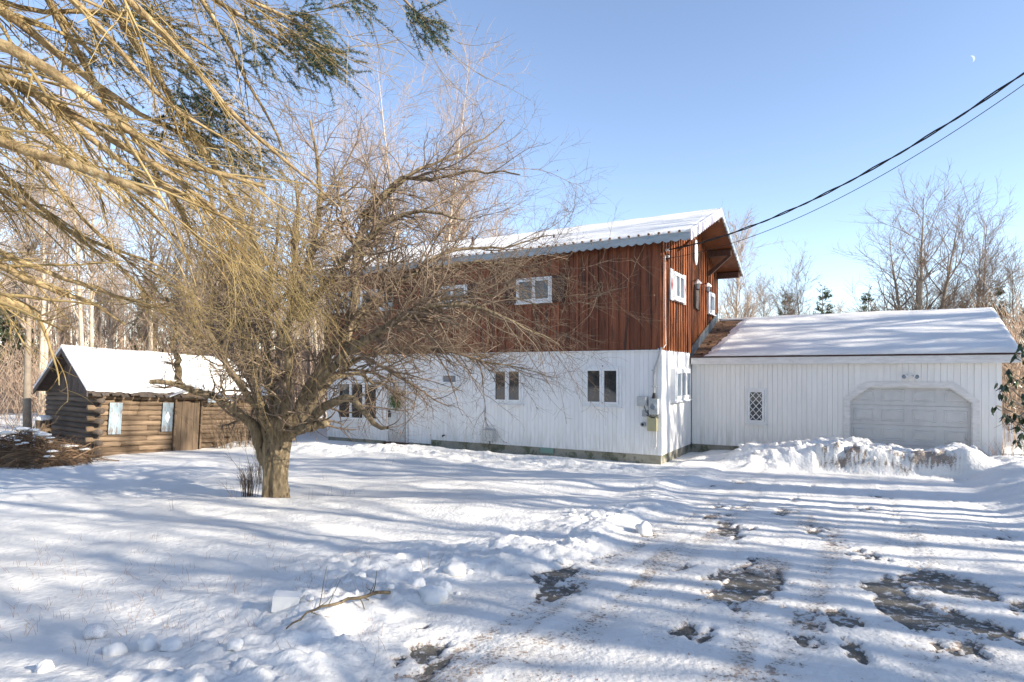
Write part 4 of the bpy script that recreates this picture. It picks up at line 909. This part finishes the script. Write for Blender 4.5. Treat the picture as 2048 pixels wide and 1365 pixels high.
Pd2, Rd2 = grow(Pd, np.full((len(Pd), 4), .0022), len(Pd), .1, .9, (.3,.8), (.08,.2), 4, .1, (0,0,-.08), .9, g, .0016, .6)
tube_obj('dry_twigs', [(Pd, np.full((len(Pd), 4), .0022), 3), (Pd2, Rd2, 3)], M['spruce_twig'], spruce)
needles('dry_needles', np.concatenate([Pd, Pd2]), None, 22, .018, .0011, M['dryneedle'], spruce, g)

# ------------------------------------------------------------------ bare deciduous trees (prototypes)
def bare_mesh(seed, H, spread, nst=1, fork=.3, up=.08, n1=26, n2=260, n3=2400, rt=.02, arch=0., rtw=.010):
    g = np.random.default_rng(seed); st = []
    for k in range(nst):
        a = g.uniform(0, 6.28); lean = g.uniform(.02, .16)*(nst > 1)+.02; n = 14; t = np.linspace(0, 1, n)
        h = H*(1 if k == 0 else g.uniform(.7, .97)); x = np.cos(a)*(lean*h*t+.25*(nst > 1)*sm(0, .1, t)); y = np.sin(a)*(lean*h*t+.25*(nst > 1)*sm(0, .1, t))
        w = np.cumsum(g.normal(size=(n, 2))*.012*H/10, 0); st.append(np.stack([x+w[:, 0], y+w[:, 1], h*t], -1))
    P0 = np.array(st); R0 = np.repeat((H*rt*np.linspace(1, .06, 14)**1.1)[None], nst, 0)*(1 if nst == 1 else .7)
    P1, R1 = grow(P0, R0, n1*nst, fork, .97, (.4,.95), (H*.18*spread, H*.42*spread), 10, .07, (0,0,up), .55, g, rtw*1.6, .2, fall=.55)
    P2, R2 = grow(np.concatenate([P1, P0[:, 4:]]), np.concatenate([R1, R0[:, 4:]*.6]), n2, .15, 1, (.35,.9), (H*.06, H*.17), 7, .09, (0,0,up*.7-arch), .6, g, rtw, .35)
    P3, R3 = grow(P2, R2, n3, .1, 1, (.35,.9), (H*.02, H*.07), 4, .12, (0,0,up*.5-arch*1.5), .7, g, rtw*.7, .5)
    t_, f_ = tubes([(P0, R0, 8)]); tm = mesh_np('trunk', t_, f_, True)
    c_, f_ = tubes([(P1, R1, 5), (P2, R2, 3), (P3, R3, 3)]); cm = mesh_np('crown', c_, f_, True); return tm, cm
protos = {
 'maple': bare_mesh(1, 13, 1.15, 4, .22, .07, 22, 560, 5200, .019, rtw=.009),
 'mapleb': bare_mesh(2, 9.5, 1.1, 3, .15, .08, 18, 360, 3200, .017, rtw=.008),
 'thin': bare_mesh(3, 9, .8, 1, .35, .09, 26, 220, 1700, .013, rtw=.008),
 'birch': bare_mesh(4, 16.5, .85, 2, .3, .06, 18, 380, 2300, .012, arch=.05, rtw=.008),
 'birchb': bare_mesh(6, 13.5, .9, 1, .3, .07, 24, 260, 1700, .013, arch=.04, rtw=.008),
 'wood': bare_mesh(8, 12, .6, 1, .35, .08, 26, 240, 1500, .014, rtw=.011),
 'shade': bare_mesh(9, 16, 1.0, 2, .42, .05, 14, 110, 200, .030, rtw=.016),
}
mcache = {}
def tree(kind, mats, loc, rz, sc, label, group=None, cat='tree', name='bare_tree'):
    tm, cm = protos[kind]; key = (kind, mats)
    if key not in mcache:
        a, b = tm.copy(), cm.copy(); a.materials.clear(); b.materials.clear(); a.materials.append(M[mats[0]]); b.materials.append(M[mats[1]]); mcache[key] = (a, b)
    a, b = mcache[key]; t = thing(name, label, cat, loc, (0, 0, rz), group); t.scale = (sc,)*3 if not isinstance(sc, tuple) else sc
    link('trunk', a, t); link('crown', b, t); return t
def bz(x, y): return float(base_h(np.array([x]), np.array([y]))[0])-.1
def tr(kind, mats, px, Y, sc, label, group=None, rz=None, name='bare_tree'):
    x = (px-HX)/F*Y; return tree(kind, mats, (x, Y, bz(x, Y)), rz if rz is not None else px*.7, sc, label, group, name=name)
P_, G_ = ('birch', 'paletwig'), ('greybark', 'greytwig')
tr('maple', G_, 1835, 38, (1.3,1.3,.93), 'largest bare tree on the right, many-stemmed crown above the middle of the garage roof', rz=1.0)
tr('mapleb', G_, 1952, 38, 1.15, 'bare spreading tree just right of the largest bare tree behind the garage')
tr('mapleb', G_, 1618, 40, .92, 'medium bare fan-shaped tree behind the garage roof between the chalet and the largest tree')
tr('thin', G_, 1530, 38, .82, 'small bare tree behind the left end of the garage roof')
tr('thin', P_, 1470, 30, 1.0, 'slim tall bare tree rising just right of the chalet gable')
tr('mapleb', P_, 1445, 27, .55, 'low bushy bare tree behind the gable wall, under the roof overhang')
tr('thin', G_, 2030, 34, .9, 'bare tree cut by the right edge of the picture')
tr('thin', G_, 1890, 46, .9, 'thin bare tree behind the right half of the garage roof')
tr('thin', G_, 1740, 52, .6, 'short bare tree low over the garage roof, left of the largest tree')
tr('birch', P_, 850, 27, .96, 'tall pale-barked tree behind the chalet, highest of the trees over its roof', rz=.4)
tr('birchb', P_, 908, 29, 1.0, 'pale slender tree behind the chalet, right of the tallest pale one', rz=2.0)
tr('birchb', P_, 985, 31, .82, 'shorter pale tree behind the chalet roof, over the vent pipe', rz=3.9)
tr('mapleb', P_, 1060, 32, .80, 'low rounded pale tree showing over the middle of the chalet roof')
tr('birchb', P_, 760, 30, .98, 'pale tree seen through the apple crown above the chalet roof', rz=.9)
tr('birch', P_, 640, 34, .95, 'pale twin-stemmed tree behind the apple tree', rz=2.6)
tr('birch', P_, 80, 24, .78, 'thick pale trunk rising behind the tall grey tree at the far left', rz=2.2)
tr('birch', P_, 180, 30, .95, 'pale trunk standing in the woods behind the cabin gable', rz=5.1)
tr('birchb', P_, 300, 34, 1.0, 'pale tree in the woods above the cabin roof')
tr('birch', P_, 440, 33, .98, 'pale tree in the woods above the right end of the cabin roof', rz=.2)
tr('wood', G_, 58, 19.5, .80, 'grey forked tree standing just left of the cabin', rz=.3)
tr('wood', G_, -40, 17, .9, 'grey tree at the far left edge of the yard', rz=2.3)
for px, Y in ((560,27),(500,25),(455,26),(395,28),(620,28)):
    tr('wood', G_, px, Y, .62, 'slim grey tree between the cabin and the chalet, behind the yard', 'slim trees between cabin and chalet')
rr = random.Random(3)
for i in range(46):
    px = rr.uniform(-120, 700); Y = rr.uniform(34, 62)
    tr('wood', P_ if rr.random() < .6 else G_, px, Y, rr.uniform(.6, .95), 'slender bare tree of the pale woods behind the cabin', 'bare trees of the woods behind the cabin', rz=rr.uniform(0, 6))
for i in range(18):
    px = rr.uniform(1400, 2150); Y = rr.uniform(48, 75)
    tr('wood', G_, px, Y, rr.uniform(.45, .7), 'thin bare tree of the low treeline behind the garage', 'bare trees of the treeline behind the garage', rz=rr.uniform(0, 6))
# far thicket: one mass
def thicket(name, n, amin, amax, d0, d1, h0, h1, m, seed, per=12, rad=.035):
    g = np.random.default_rng(seed); a = g.uniform(amin, amax, n); d = g.uniform(d0, d1, n); x = np.tan(a)*d; y = d
    z = base_h(x, y)-.1; h = g.uniform(h0, h1, n); k = 5; t = np.linspace(0, 1, k); lean = g.normal(size=(n, 2))*.05
    P = np.stack([x[:, None]+lean[:, :1]*h[:, None]*t, y[:, None]+lean[:, 1:]*h[:, None]*t, z[:, None]+h[:, None]*t], -1); R = g.uniform(.5, 1.3, n)[:, None]*rad*np.linspace(1, .25, k)[None]
    P1, R1 = grow(P, R, n*per, .15, 1, (.3,.8), (.6,2.2), 4, .1, (0,0,.1), .5, g, .012, .5)
    P2, R2 = grow(P1, R1, n*per, .2, 1, (.3,.9), (.3,.9), 3, .1, (0,0,.05), .8, g, .010, .6)
    o = tube_obj(name, [(P, R, 3), (P1, R1, 3), (P2, R2, 3)], m); o['kind'] = 'stuff'; o['label'] = name.replace('_', ' '); return o
o = thicket('woodland', 1050, -.90, -.12, 40, 85, 5, 11, M['wood'], 51, 9, .06); tag(o, 'dense pale brown woodland rising behind the cabin', 'woodland')
o = thicket('treeline', 420, .18, .95, 50, 90, 3, 6.5, M['wood'], 52, 6, .05); tag(o, 'low brown treeline beyond the garage', 'woodland')
o = thicket('brushwood', 600, -.86, -.22, 22, 36, .8, 3.2, M['tanbrush'], 53, 6, .010); tag(o, 'dry brown brush growing behind the cabin', 'brush')
o = thicket('roadside_brush', 520, .672, .86, 17, 34, 1.0, 4.2, M['tanbrush'], 54, 7, .010); tag(o, 'tangled tan brush beyond the right end of the garage', 'brush')

# conifers
def conifer_mesh(seed, H):
    g = np.random.default_rng(seed); n = 12; t = np.linspace(0, 1, n); P0 = np.stack([0*t, 0*t, H*t], -1)[None]; R0 = (H*.014*np.linspace(1, .1, n))[None]
    P1, R1 = grow(P0, R0, 130, .10, 1, (1.1,1.45), (H*.16, H*.30), 6, .05, (0,0,.07), .3, g, .015, .3, fall=.95)
    P2, R2 = grow(P1, R1, 1100, .35, 1, (.4,.9), (H*.02, H*.06), 4, .1, (0,0,.0), .6, g, .012, .5)
    t_, f_ = tubes([(P0, R0, 6), (P1, R1, 3)]); tm = mesh_np('trunk', t_, f_); tm.materials.append(M['greybark'])
    K = len(P2)*16; N, nn, _ = P2.shape; idx = np.repeat(np.arange(N), 16); tt = g.uniform(0, 1, K)*(nn-1); i0 = np.minimum(tt.astype(int), nn-2); f = (tt-i0)[:, None]
    A_, B_ = P2[idx, i0], P2[idx, i0+1]; p = A_+(B_-A_)*f; d = nrm(nrm(B_-A_)+g.normal(size=(K, 3))*.7)*H*.022; s = nrm(np.cross(d, g.normal(size=(K, 3))))*H*.0022
    me = mesh_np('foliage', np.stack([p-s, p+s, p+d], 1).reshape(-1, 3), [np.arange(K*3).reshape(-1, 3)]); me.materials.append(M['conifer']); return tm, me
ctm, cfm = conifer_mesh(3, 7.5)
for px, Y, sc, lab in ((1645,46,1.12,'dark pine showing above the garage roof left of centre, behind the fan-shaped tree'), (1737,50,1.12,'small pointed pine alone above the middle of the garage roof'), (1570,44,1.05,'low pine above the garage roof near the chalet'),
    (1990,40,1.05,'dark pine beyond the right end of the garage roof'), (2060,36,.95,'dark pine cut by the right edge above the brush'), (1930,48,1.0,'low pine behind the right end of the garage ridge'), (290,48,1.1,'dark pine in the woods above the cabin roof'), (20,38,1.1,'dark pine at the far left edge of the woods')):
    x = (px-HX)/F*Y; t = thing('pine_tree', lab, 'tree', (x, Y, bz(x, Y)), (0,0,px), 'pines behind the yard'); t.scale = (sc,)*3; link('trunk', ctm, t); link('foliage', cfm, t)

# trees right of and behind the camera: their shadows stripe the yard
rr = random.Random(12)
SH = [(12,-3.6,.72),(14,-2.9,.66),(13,-1.2,.72),(17,-1.8,.78),(15,.6,.70),(19,.5,.8),(16,3.4,.74),(21,3.4,1.1),(27,1.0,1.2),(30,-8.5,1.0),(26,7.2,1.05),(31,6.3,1.2),(24,11,.9),(21,8.2,.95),(34,-1,1.05)]
for i, (x, y, s) in enumerate(SH):
    tree('shade', G_, (x, y, bz(x, y)), i*1.37, s, 'bare tree beyond the right edge of the yard, outside the picture', 'bare trees right of the yard, out of view')
for i in range(34):
    x, y = rr.uniform(-45, 20), rr.uniform(-38, -16)
    tree('wood', G_, (x, y, bz(x, y)), i*1.1, (1.5,1.5,1.0), 'bare tree of the woods behind the camera, outside the picture', 'bare trees behind the camera, out of view')

# ------------------------------------------------------------------ wires
def cable(name, a, b, sag, r, label, wig=0, ph=0, n=60):
    a = Vector(a); b = Vector(b); pts = []
    for i in range(n+1):
        t = i/n; p = a.lerp(b, t); p.z -= sag*4*t*(1-t); p.x += wig*math.sin(t*60+ph); p.z += wig*math.cos(t*60+ph); pts.append(p)
    o = MB().tube(pts, r, 6).build(name, M['black'], None, True); tag(o, label, 'cable', 'service cables to the chalet'); return o
yA = .2; wA = to_world(.12, yA); a = (wA[0], wA[1], 5.18); b = at(2330, -60, 8.0)
cable('power_cable', a, b, .62, .012, 'thick black twisted service cable running from the gable to the upper right corner', .008, 0)
cable('power_cable', (a[0], a[1], a[2]+.01), (b[0], b[1], b[2]+.01), .62, .012, 'second strand twisted round the thick black service cable', .014, 3)
b2 = at(2330, -42, 8.2); cable('telephone_cable', (a[0], a[1], 4.98), b2, .68, .006, 'thin black telephone cable hanging just below the thick service cable')

# moon
def moon():
    D = 3000; c = Vector(at(1942, 119, D)); r = 8.0/F*D*.85; n = 24; m = bpy.data.materials.new('moon_glow'); m.use_nodes = True; nn = m.node_tree; nn.nodes.clear()
    e = nn.nodes.new('ShaderNodeEmission'); o_ = nn.nodes.new('ShaderNodeOutputMaterial'); e.inputs[0].default_value = (.72,.80,.92,1); e.inputs[1].default_value = .52; nn.links.new(e.outputs[0], o_.inputs[0])
    mb = MB(); v = []; f = []
    for i in range(n+1):
        a = math.pi*i/n-math.pi/2
        for j in range(5):
            b_ = -.25+(1.57+.25)*j/4; v.append((r*math.cos(a)*math.sin(b_), -r*math.cos(a)*math.cos(b_), r*math.sin(a)))
    for i in range(n):
        for j in range(4): f.append((i*5+j, i*5+j+1, (i+1)*5+j+1, (i+1)*5+j))
    o = MB().add(v, f).build('moon', m); o.location = c; o.rotation_euler = (0, R_(-25), 0); tag(o, 'pale half moon in the blue sky at the upper right', 'moon')
moon()

# ------------------------------------------------------------------ ground details
random.seed(21)
def gpx(px, py):
    """ground point seen at a pixel"""
    Y = 5.0
    for _ in range(30): 
        z = bz((px-HX)/F*Y, Y)+.15; Y = .5*Y+.5*(EYE-z)*F/(py-HY)
    x = (px-HX)/F*Y; return x, Y, gz(x, Y)
def lump_mesh(seed, kind='round'):
    import bmesh
    g = random.Random(seed); b = bmesh.new(); bmesh.ops.create_icosphere(b, subdivisions=3, radius=1)
    s = Vector((g.uniform(.8,1.2), g.uniform(.8,1.1), g.uniform(.6,.95)))
    from mathutils import noise as mn
    for v in b.verts:
        q = mn.noise(v.co*1.4+Vector((seed*3.1,0,0)))*.35+mn.noise(v.co*3.8+Vector((seed,5,0)))*.13
        v.co = Vector((v.co.x*s.x, v.co.y*s.y, v.co.z*s.z))*(1+q)
    me = bpy.data.meshes.new('snow_lump'); b.to_mesh(me); b.free()
    for p in me.polygons: p.use_smooth = True
    me.materials.append(M['lump']); return me
lm = [lump_mesh(i) for i in range(6)]
def lump(px, py, r, label, group=None, k=0):
    x, y, z = gpx(px, py); o = link('snow_lump', lm[k % 6]); o.location = (x, y, z+r*.35); o.scale = (r,)*3; o.rotation_euler = (0,0,px); tag(o, label, 'snow lump', group)
lump(1288,1065,.11,'round snow lump alone on the left edge of the drive, farthest from the camera',None,1)
lump(910,1155,.085,'upright rounded snow lump at the top end of the near ploughed ridge',None,2)
lump(832,1180,.075,'snow lump left of the upright one by the ridge',None,3)
lump(888,1190,.075,'snow lump just below the upright lump on the ridge',None,4)
lump(866,1205,.09,'larger snow lump lowest of the cluster on the near ridge',None,0)
lump(230,1315,.055,'leftmost of the three snow lumps in the lower left corner',None,5)
lump(296,1312,.06,'middle of the three snow lumps in the lower left corner',None,1)
lump(344,1314,.055,'rightmost of the three snow lumps in the lower left corner',None,2)
lump(470,1332,.045,'small snow lump on its own near the bottom edge, left of the ridge',None,3)
lump(90,1358,.05,'snow lump at the bottom edge near the left corner',None,4)
for k in range(20):
    t = random.random(); yl_ = -11.8+t*5.2; xl_ = float(berm_x(np.array(yl_)))-.45+random.gauss(0,.30); x, y = to_world(xl_, yl_)
    r = random.choice((.02,.025,.03,.04)); o = link('snow_lump', lm[k % 6]); o.location = (x, y, gz(x, y)+r*.3); o.scale = (r,)*3; o.rotation_euler = (0,0,k)
    tag(o, 'small broken snow lump among the rubble of the ploughed ridge beside the drive', 'snow lump', 'small snow lumps of the ploughed ridge')
for k in range(38):
    xl_ = random.uniform(1.3, 7.4); yl_ = random.gauss(.9 if xl_ < 5.8 else -.5, .5 if xl_ < 5.8 else 1.6); x, y = to_world(xl_, yl_)
    r = random.choice((.03,.04,.05,.07)); o = link('snow_lump', lm[k % 6]); o.location = (x, y, gz(x, y)+r*.2); o.scale = (r,)*3; o.rotation_euler = (0,0,k)
    tag(o, 'snow lump on the ploughed bank in front of the garage', 'snow lump', 'snow lumps of the garage bank')
x, y, z = gpx(572, 1240); o = MB().box(-.085,.085,-.05,.05,-.02,.09).build('ice_block', M['lump']); o.location = (x,y,z); o.rotation_euler = (.08,.12,.2); tag(o, 'small square white ice block lying on the snow', 'ice block')
x, y, z = gpx(192, 1280); o = link('dirty_snow_clod', lump_mesh(44)); o.data.materials.clear(); o.data.materials.append(mat('speckled_ice', (.75,.77,.8), (.35,.34,.33), 18, rough=.7)); o.location = (x,y,z+.03); o.scale = (.075,.06,.05); tag(o, 'speckled dirty clod of snow and twigs on the lower left lawn', 'snow lump')
# fallen branch
p0, p1, p2 = gpx(572,1292), gpx(690,1248), gpx(780,1222)
g = np.random.default_rng(77)
q = [(p0[0],p0[1],p0[2]+.01),((p0[0]+p1[0])/2,(p0[1]+p1[1])/2,max(p0[2],p1[2])+.03),(p1[0],p1[1],p1[2]+.04),(p2[0],p2[1],p2[2]+.05)]
P0, R0 = limbs([(q,.005,.013)], 16, g, .008); P1, R1 = grow(P0, R0, 9, .2, .95, (.6,1.2), (.12,.3), 6, .1, (0,0,.12), .4, g, .003, .4)
fb = tube_obj('fallen_branch', [(P0, R0, 6), (P1, R1, 4)], M['bark']); tag(fb, 'bare broken branch lying across the ploughed snow ridge', 'branch')
# dry grass on the lawn
def stalks(name, pts, n_each, h, m, seed, r=.0016, spread=.05, lean=.25, kind='stuff', label=None, cat=None, k=4):
    g = np.random.default_rng(seed); B = np.repeat(np.array(pts), n_each, 0); N = len(B); B = B+np.c_[g.normal(size=(N, 2))*spread, np.zeros(N)]
    H = g.uniform(h*.4, h, N); L = g.normal(size=(N, 2))*lean; t = np.linspace(0, 1, k)
    P = np.stack([B[:, :1]+L[:, :1]*H[:, None]*t**1.5, B[:, 1:2]+L[:, 1:]*H[:, None]*t**1.5, B[:, 2:]-.02+H[:, None]*t], -1); R = r*np.linspace(1, .4, k)[None]*np.ones((N, 1))
    o = tube_obj(name, [(P, R, 3)], m); tag(o, label, cat, None, kind); return o, P, R
pts = []
for k in range(150):
    px = random.uniform(0, 760) if k % 3 else random.uniform(0, 450); py = random.uniform(1090, 1340)
    x, y, z = gpx(px, py); pts.append((x, y, z))
stalks('lawn_grass', pts, 3, .10, M['rustgrass'], 4, .0014, .05, .4, label='sparse dry grass blades poking through the snow lawn', cat='grass')
pts = [gpx(x_, y_) for x_, y_ in ((545,1000),(655,995),(690,990),(350,1035),(870,1150),(655,960),(700,985),(480,1005),(620,1008))]
stalks('weed_stalks', pts, 3, .22, M['brush'], 5, .002, .06, .2, label='thin dry weed stalks standing in the snow', cat='weeds')
# suckers by the apple trunk
def clump(name, px, py, n, h, m, label, cat, seed, sp=.10, r=.006, lean=.18):
    x, y, z = gpx(px, py); g = np.random.default_rng(seed); t = thing(name, label, cat, (x, y, z-.03)); B = g.normal(size=(n, 3))*sp*np.array([1,1,0]); H = g.uniform(h*.5, h, n); L = B[:, :2]*2+g.normal(size=(n, 2))*lean; s = np.linspace(0, 1, 7)
    P = np.stack([B[:, :1]+L[:, :1]*H[:, None]*s**1.4, B[:, 1:2]+L[:, 1:]*H[:, None]*s**1.4, H[:, None]*s], -1); R = r*np.linspace(1, .25, 7)[None]*np.ones((n, 1))
    P1, R1 = grow(P, R, n*6, .25, 1, (.3,.8), (h*.12, h*.4), 5, .1, (0,0,.1), .6, g, .0022, .4)
    tube_obj('stems', [(P, R, 4)], m, t); tube_obj('twigs', [(P1, R1, 3)], m, t); return t
clump('sucker_shrub', 495, 992, 34, .55, M['brush'], 'cut brown suckers in a tuft left of the apple trunk', 'shrub', 1, .07, .005, .05)
clump('sucker_shrub', 520, 975, 12, .95, M['greybark'], 'taller dark suckers between the cut tuft and the apple trunk', 'shrub', 2, .08, .007, .1)
clump('bare_shrub', 452, 892, 26, 1.7, M['twig'], 'tan bare shrub against the right part of the cabin wall', 'shrub', 3, .16, .009, .12)
clump('bare_shrub', 492, 890, 30, 2.2, M['twig'], 'bare shrub at the right end of the cabin, behind the apple limb', 'shrub', 4, .25, .010, .15)
clump('bare_shrub', 20, 900, 40, 1.6, M['brush'], 'brown shrub at the left edge, behind the brush pile', 'shrub', 6, .5, .008, .25)
clump('rusty_shrub', 2025, 935, 60, .6, M['rustgrass'], 'rust coloured dry weeds beyond the garage corner', 'shrub', 7, .35, .005, .3)
# brush pile
g = np.random.default_rng(9); bpl = thing('brush_pile', 'pile of cut brown brush dusted with snow left of the cabin', 'brush pile', (-12.0, 14.7, .0)); n = 420
c = np.stack([g.uniform(-1.7,1.7,n), g.uniform(-.9,.9,n), np.zeros(n)], -1); c[:, 2] = .05+g.uniform(0, 1, n)*.85*np.exp(-(c[:, 0]/1.5)**2)*np.exp(-(c[:, 1]/.8)**2)
d = nrm(np.c_[g.normal(size=(n, 2)), g.normal(size=n)*.18]); L = g.uniform(.35, 1.2, n)[:, None]; k = 7; s = np.linspace(-.5, .5, k)
P = np.stack([c+d*L*q_+np.array([0,0,-.25])*q_**2 for q_ in s], 1)+np.cumsum(g.normal(size=(n, k, 3))*.012, 1); R = g.uniform(.006,.022, n)[:, None]*np.linspace(1,.4,k)[None]
tube_obj('sticks', [(P, R, 5)], M['brush'], bpl)
P1, R1 = grow(P, R, 3200, .1, 1, (.3,1.1), (.12,.45), 5, .18, (0,0,.02), .5, g, .0035, .4); tube_obj('twigs', [(P1, R1, 3)], M['brush'], bpl)
mb = MB()
for k in range(34):
    x_, y_ = g.uniform(-1.5,1.5), g.uniform(-.8,.8); mb.ball((x_, y_, .14+.80*math.exp(-(x_/1.5)**2)*math.exp(-(y_/.8)**2)), g.uniform(.05,.13), 8, 5, (1.6,1,.35), .25)
tag(mb.build('snow_patches', M['snow'], bpl, True), kind='stuff')
mb = MB(); mb.ball((0,0,-.15), 1, 20, 10, (1.5,.8,.55), .12); mb.build('core', M['brush'], bpl, True)
# stump with snow cap
x = (86-HX)/F*17.2; st = thing('stump', 'cut log stump with a cap of snow beside the cabin corner', 'stump', (x, 17.2, -.05))
MB().tube([(0,0,0),(0,0,.35),(.02,0,.95)], [.20,.17,.18], 12).build('log', M['log'], st, True); MB().ball((.02,0,.98), .19, 12, 6, (1,1,.55), .12).build('snow_cap', M['snow'], st, True)
# evergreen shrub at the right edge
g = np.random.default_rng(31)
rx, ry = 6.75, 7.7; rh = thing('rhododendron', 'dark evergreen shrub with drooping leaves at the right edge', 'shrub', (rx, ry, gz(rx, ry)-.05))
def RH(px, py, d): p = at(px, py, d); return (p[0]-rx, p[1]-ry, p[2]-rh.location.z)
specs = []
for px, py, d in ((1992,812,7.6),(2010,770,7.5),(2030,705,7.4),(2036,760,7.7),(2030,830,7.8),(2050,720,7.9),(2048,660,7.6),(2060,800,7.5),(2085,700,7.7),(2100,780,7.9),(2044,870,7.6),(2005,790,7.3),(2018,740,7.7),(2022,800,7.4),(2035,850,7.5),(2040,690,7.7),(2015,835,7.6),(2046,790,7.3),(2052,750,7.4)):
    e = RH(px, py, d); specs.append(([(g.normal()*.05, g.normal()*.05, 0), (.05, 0, e[2]*.55), (e[0]*.55+.03, e[1]*.5, e[2]*.9), e], .022, .005))
P0, R0 = limbs(specs, 14, g, .012); P1, R1 = grow(P0, R0, 40, .6, 1, (.4,1.0), (.12,.4), 6, .08, (0,0,.03), .6, g, .003, .5)
tube_obj('stems', [(P0, R0, 5), (P1, R1, 4)], M['greybark'], rh)
lv = MB(); n = 7
v = []; 
for i in range(n):
    t = i/(n-1); w_ = .018*math.sin(math.pi*(t**.8))+.0008; zc = -.010*math.sin(math.pi*t); v += [(-w_, t*.11, zc-.006), (0, t*.11, zc), (w_, t*.11, zc-.006)]
f = []
for i in range(n-1):
    a = i*3; f += [(a,a+1,a+4,a+3),(a+1,a+2,a+5,a+4)]
lmesh = MB().add(v, f).mesh('leaf', M['leaf'], True)
ends = np.concatenate([P0[:, -1], P0[:, -4], P1[:, -1]])
cnt = 0
for e in ends:
    for k in range(5):
        if cnt >= 290: break
        o = link('leaf', lmesh, rh); o.location = e+g.normal(size=3)*.012; o.rotation_euler = (R_(g.uniform(-95,-40)), g.uniform(-.4,.4), g.uniform(0, 6.28)); s_ = g.uniform(.75,1.15); o.scale = (s_,)*3; cnt += 1
# rubble of leaves and bark bits along the drive
pts = []
for k in range(330):
    yl_ = random.uniform(-12, -2); xl_ = random.choice((random.gauss(3.1,.45), random.uniform(1.9,5.5), random.gauss(2.4,.3))); x, y = to_world(xl_, yl_); pts.append((x, y, 0))
pts = np.array(pts); pts[:, 2] = height(pts[:, 0], pts[:, 1])+.004
mb = MB()
for k, p in enumerate(pts):
    a = random.uniform(0, 6.28); s_ = random.uniform(.004,.012); d = Vector((math.cos(a), math.sin(a), random.uniform(-.1,.3)))*s_; e = Vector((-math.sin(a), math.cos(a), 0))*s_*random.uniform(.3,.7); p = Vector(p)
    mb.add([p-d, p+e, p+d, p-e], [(0,1,2,3)])
o = mb.build('leaf_debris', M['rustgrass']); tag(o, 'scattered bark and leaf bits on the drive', 'debris', None, 'stuff')
